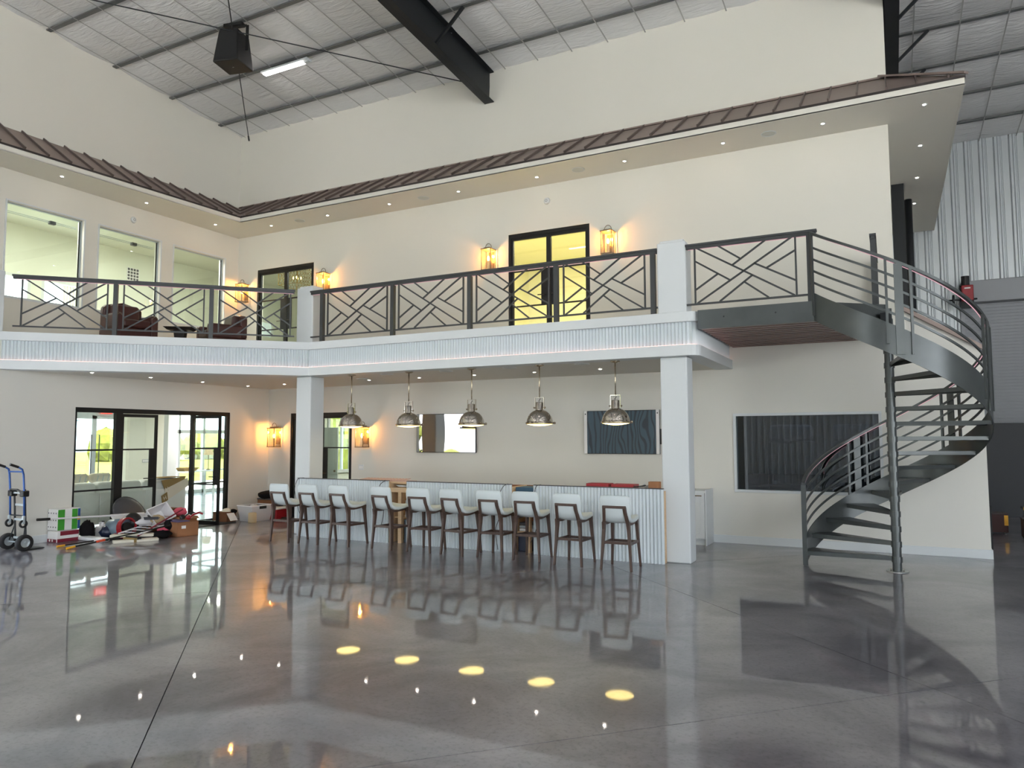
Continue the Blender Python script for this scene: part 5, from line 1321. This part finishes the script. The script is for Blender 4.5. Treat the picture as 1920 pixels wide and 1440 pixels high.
def pole_t(name, label, a, c, r, m_, tip=None, tl=.13, m2='yellow', cat='pole', mid=None):
    p = thing(name, label, cat, a); A = Vector(a); B = Vector(c); d = (B-A).normalized()
    obj('shaft', MB().cyl(A, B, r, 8), M[m_], p, world=True)
    obj('grip', MB().cyl(A-d*.01, A+d*tl, r*1.5, 10), M[m2], p, world=True)
    if mid: obj('collar', MB().cyl(A+d*mid, A+d*(mid+.15), r*1.5, 10), M['orange'], p, world=True)
pole_t('extension_pole', 'black pole with yellow tip lying furthest left on the floor', (-12.56, 7.6, .02), (-12.72, 8.95, .03), .012, 'plastic_k')
pole_t('extension_pole', 'black pole with yellow tip and orange collar on the floor', (-12.2, 7.54, .02), (-12.05, 9.45, .22), .013, 'plastic_k', mid=.48)
pole_t('paint_pole', 'long white pole with black grip across the clutter pile', (-12.95, 7.48, .46), (-12.86, 9.72, .37), .016, 'plastic_w', m2='plastic_k', tl=.2)
sv = thing('shop_vacuum', 'grey and red shop vacuum tipped towards the hall', 'vacuum', (-12.72, 8.86, .0))
ax = V(.75, .1, .12).normalized()
obj('tank', MB().tube([V(-.22, -.04, .17), V(-.1, -.02, .18), V(.12, 0, .19)], .165, 18), M['slate'], sv, smooth=True)
rg = obj('red_ring', MB().sweep([V(.10, 0, .19), V(.19, .01, .20)], [(.172*math.cos(2*PI*i/18), .172*math.sin(2*PI*i/18)) for i in range(18)], cap=False), M['red'], sv, solid=.03)
obj('filter_mouth', MB().tube([V(.11, 0, .19), V(.165, .01, .20)], .1, 14), M['plastic_k'], sv)
obj('motor_head', MB().blob((.02, .22, .28), (.16, .15, .17), 12, 8), M['plastic_k'], sv, smooth=True)
obj('hose', MB().tube([(.05, -.2, .05), (.2, -.3, .04), (.3, -.1, .04), (.22, .15, .04)], .028, 8), M['plastic_k'], sv, smooth=True)
ld_ = thing('bin_lid', 'large round dark grey bin lid leaning on the glass', 'lid', (-13.14, 9.36, 0))
o = obj('disc', MB().lathe([(0, .06), (.12, .06), (.24, .05), (.33, .03), (.37, .0), (.385, -.03), (.37, -.03), (.33, .01), (0, .03)], (0, 0, 0), 36), M['plastic_g'], ld_, smooth=True); o.rotation_euler = (0, math.radians(62), .2); o.location = (-.1, .06, .35)
o2 = obj('rim', MB().lathe([(.375, -.035), (.395, -.035), (.395, .0), (.375, .0)], (0, 0, 0), 36), M['plastic_g'], ld_, smooth=True); o2.rotation_euler = o.rotation_euler; o2.location = o.location
wb_ = thing('white_tub', 'translucent white plastic tub tipped on top of the pile', 'tub', (-12.62, 9.52, .10), math.radians(20))
o = obj('shell', MB().add([(-.13, -.17, 0), (.13, -.17, 0), (.13, .17, 0), (-.13, .17, 0), (-.17, -.21, .24), (.17, -.21, .24), (.17, .21, .24), (-.17, .21, .24)], [(3,2,1,0),(0,1,5,4),(1,2,6,5),(2,3,7,6),(3,0,4,7)]), M['plastic_w'], wb_, bevel=.015, solid=.008); o.rotation_euler = (.5, .9, 0); o.location = (0, 0, .18)
o = obj('rim', MB().bar((-.17, -.21, .24), (.17, -.21, .24), .02, .012).bar((-.17, .21, .24), (.17, .21, .24), .02, .012).bar((-.17, -.21, .24), (-.17, .21, .24), .02, .012).bar((.17, -.21, .24), (.17, .21, .24), .02, .012), M['plastic_w'], wb_); o.rotation_euler = (.5, .9, 0); o.location = (0, 0, .18)
cr = thing('folded_step_rack', 'white wire rack lying in the clutter pile', 'rack', (-12.35, 9.1, .06), math.radians(12))
for k in range(5): obj('rung', MB().bar((-.22, -.35+k*.17, .08+.02*k), (.22, -.33+k*.17, .08+.02*k), .018, .012), M['plastic_w'], cr)
for s in (-1, 1): obj('rail', MB().bar((s*.22, -.42, .06), (s*.2, .42, .18), .025, .02), M['plastic_w'], cr)
for k, (x, y, a, z, lb) in enumerate(((-12.02, 8.66, 12, .0, 'nearest grey-white foam board lying on the floor'), (-12.3, 8.8, -8, .06, 'second grey-white foam board stacked on the first'))):
    tag(obj('foam_board', MB().box(-.36, .36, -.09, .09, 0, .045).rot(math.radians(a+50)).shift((x, y, z)), M['cream'], bevel=.006), lb, 'board')
tag(obj('perforated_sheet', MB().box(-.3, .3, -.18, .18, 0, .03).rot(.35, axis='X').rot(math.radians(70)).shift((-12.9, 9.15, .32)), M['plastic_w'], bevel=.01), 'white perforated plastic panel on top of the pile', 'panel')
dp = thing('dustpan', 'grey dustpan with handle on the clutter pile', 'dustpan', (-12.42, 9.28, .32), math.radians(40))
obj('pan', MB().add([(-.12, -.1, 0), (.12, -.1, 0), (.12, .1, .03), (-.12, .1, .03), (-.13, -.11, .05), (.13, -.11, .05)], [(0,1,2,3),(0,1,5,4)]), M['plastic_g'], dp, solid=.008)
obj('handle', MB().bar((0, -.1, .03), (0, -.32, .1), .03, .015), M['plastic_g'], dp)
br = thing('broom', 'broom with dark red handle crossing the pile', 'broom', (-12.1, 9.05, .0))
obj('handle', MB().cyl((.0, -.35, .06), (-.15, .75, .46), .014, 8), M['maroon'], br); obj('head', MB().box(-.17, .17, -.42, -.34, .02, .09), M['plastic_k'], br, bevel=.01)
obj('bristles', MB().box(-.16, .16, -.47, -.4, .0, .07), M['olive'], br)
def carton(label, loc, sz, rz, m_='card', flaps=True, lab=False):
    c = thing('cardboard_box', label, 'box', loc, math.radians(rz), group='cardboard boxes by the lounge doors'); w, d, h = sz
    b = MB().box(-w/2, w/2, -d/2, -d/2+.008, 0, h).box(-w/2, w/2, d/2-.008, d/2, 0, h).box(-w/2, -w/2+.008, -d/2, d/2, 0, h).box(w/2-.008, w/2, -d/2, d/2, 0, h).box(-w/2, w/2, -d/2, d/2, 0, .01)
    obj('body', b, M[m_], c)
    if flaps:
        obj('flap', MB().add([(-w/2, -d/2, h), (w/2, -d/2, h), (w/2-.02, -d/2-.1, h+.03), (-w/2+.02, -d/2-.1, h+.03)], [(0,1,2,3)]), M[m_], c, solid=.006)
        obj('flap', MB().add([(w/2, -d/2, h), (w/2, d/2, h), (w/2+.1, d/2-.02, h-.04), (w/2+.1, -d/2+.02, h-.04)], [(0,1,2,3)]), M[m_], c, solid=.006)
    else: obj('lid', MB().box(-w/2, w/2, -d/2, d/2, h-.008, h), M[m_], c)
    if lab: obj('shipping_label', MB().box(w/2, w/2+.003, -d*.3, -d*.1, h*.55, h*.75), M['paper'], c)
    return c
carton('closed pinkish cardboard box against the lounge glass', (-13.23, 9.40, .0), (.28, .5, .34), 0, 'card2', False)
carton('tall open cardboard box behind the pink cloth', (-13.05, 10.02, 0), (.38, .44, .43), 4, 'card2', False)
carton('open brown cardboard box in the middle of the pile', (-12.56, 10.0, 0), (.42, .46, .30), -6, 'card', True)
carton('front brown cardboard box with a white label full of tools', (-12.04, 9.62, 0), (.46, .42, .27), -10, 'card', False, True)
carton('small brown box with clutter right of the open glass door', (-13.14, 11.60, 0), (.36, .32, .22), 12, 'card2', False, True)
tag(obj('purple_flap', MB().box(-.24, .24, -.14, .1, 0, .012).rot(math.radians(-10)).shift((-12.07, 9.56, .272)), mat('purple_card', (84, 72, 120), .7)), 'purple card lid lying on the front brown box', 'card')
for k, (x, y, z, r, m_, lb) in enumerate(((-12.14, 9.72, .27, .06, 'plastic_k', 'black tool in the front box'), (-12.0, 9.74, .27, .05, 'red', 'red tool in the front box'), (-12.08, 9.82, .27, .05, 'plastic_w', 'white tool in the front box'))):
    tag(obj('hand_tool', MB().tube([(x, y, z+.02), (x+.02, y+.08, z+.1), (x+.05, y+.2, z+.13), (x+.07, y+.26, z+.10)], .018, 6).blob((x, y, z+.05), (r, r, .05), 8, 6, .15, -.035), M[m_]), lb, 'tool')
for k, (c, r, m_, lb) in enumerate((((-12.62, 10.05, .38), (.12, .13, .08), 'pink', 'pink cloth heaped on the open brown box'), ((-12.22, 9.36, .11), (.1, .12, .09), 'pink', 'bright pink rag low in the pile'), ((-12.02, 9.2, .07), (.14, .2, .07), 'cloth_k', 'black bag slumped before the brown box'), ((-12.15, 9.45, .2), (.12, .12, .1), 'cloth_k', 'black glove heap between rag and box'), ((-13.1, 8.45, .17), (.14, .12, .17), 'cloth_k', 'dark brown bag behind the spray bottle'),
    ((-12.66, 9.25, .27), (.2, .24, .10), 'plastic_w', 'crumpled white plastic wrap on the pile'), ((-12.45, 9.4, .3), (.12, .14, .08), 'beige', 'beige cloth bundle on the pile'), ((-12.9, 8.72, .12), (.12, .14, .12), 'navy', 'dark navy bag behind the vacuum'), ((-12.55, 8.72, .06), (.16, .1, .06), 'maroon', 'maroon cloth under the vacuum'))):
    q = MB().blob(c, r, 12, 8, .14, -c[2]+.002 if c[2]-r[2] < .0 else None)
    tag(obj('cloth_bundle', q, M[m_], smooth=True), lb, 'bundle', 'loose bundles in the clutter pile')
tag(obj('door_mat', MB().box(XL+.02, -12.72, 10.15, 11.55, .001, .012), M['rubber']), 'black mat on the floor at the open glass door', 'mat')
# ------- corner group
cb = thing('storage_bin', 'clear plastic storage bin full of wrapped goods in the corner', 'bin', (-12.72, 12.08, 0), math.radians(-4))
obj('shell', MB().add([(-.20, -.24, 0), (.20, -.24, 0), (.20, .24, 0), (-.20, .24, 0), (-.25, -.29, .34), (.25, -.29, .34), (.25, .29, .34), (-.25, .29, .34)], [(3,2,1,0),(0,1,5,4),(1,2,6,5),(2,3,7,6),(3,0,4,7)]), M['binplastic'], cb, solid=.006)
obj('rim', MB().bar((-.25, -.29, .34), (.25, -.29, .34), .02, .02).bar((-.25, .29, .34), (.25, .29, .34), .02, .02).bar((-.25, -.29, .34), (-.25, .29, .34), .02, .02).bar((.25, -.29, .34), (.25, .29, .34), .02, .02), M['plastic_w'], cb)
obj('handle', MB().box(.25, .265, -.09, .09, .27, .33), M['plastic_k'], cb)
wrapm = mat('bubble_wrap', (214, 216, 220), .5, var=.25, vscale=14, bump=.5, bscale=30)
for k, (x, y, z) in enumerate(((-.08, -.1, .1), (.08, .02, .11), (-.05, .12, .12), (.05, -.1, .22), (.06, .14, .24), (-.08, .02, .26))): obj('wrapped_item', MB().blob((x, y, z), (.11, .12, .09), 10, 7, .15), wrapm, cb, smooth=True)
tag(obj('paper_bag', MB().lathe([(0, 0), (.085, 0), (.09, .01), (.088, .2), (.075, .215), (0, .2)], (-12.42, 11.72, .0), 18), M['beige'], smooth=True), 'beige round paper canister standing before the clear bin', 'canister')
rc = thing('red_crate', 'red plastic crate with white lid beside the clear bin', 'crate', (-12.5, 12.55, 0))
obj('body', MB().box(-.14, .14, -.18, .18, 0, .22), M['red'], rc, bevel=.01); obj('lid', MB().box(-.15, .15, -.19, .19, .22, .27), M['plastic_w'], rc, bevel=.01)
for k, (c, r, m_, lb) in enumerate((((-12.85, 12.6, .52), (.26, .2, .1), 'cloth_k', 'black jacket heaped above the clear bin'), ((-12.5, 12.7, .40), (.16, .15, .11), 'beige', 'beige sun hat lying by the black jacket'), ((-12.12, 12.78, .16), (.16, .16, .24), 'cloth_k', 'black bag standing by the first bar stool'), ((-13.1, 11.62, .22), (.13, .1, .07), 'cream', 'cream rags in the small brown box'), ((-12.98, 11.7, .22), (.08, .08, .05), 'cloth_k', 'black rag in the small brown box'))):
    q = MB().blob(c, r, 12, 8, .14, -c[2]+.002 if c[2]-r[2] < .0 else None)
    tag(obj('cloth_bundle', q, M[m_], smooth=True), lb, 'bundle', 'loose bundles in the corner')
cc = thing('stacked_case', 'dark case under the black jacket behind the clear bin', 'case', (-12.86, 12.66, 0))
obj('body', MB().box(-.22, .22, -.18, .18, 0, .42), M['card2'], cc, bevel=.01); obj('lid', MB().box(-.225, .225, -.185, .185, .42, .45), M['plastic_g'], cc)
tag(obj('floor_tray', MB().box(-12.3, -11.85, 12.45, 12.95, 0, .05), M['plastic_k'], bevel=.008), 'flat black tray on the floor in the corner', 'tray')
tag(obj('white_paper', MB().box(-.1, .1, -.1, .1, 0, .004).rot(.9, axis='Y').shift((-12.86, 11.56, .12)), M['paper']), 'white printed sheet sticking out of the small brown box', 'paper')
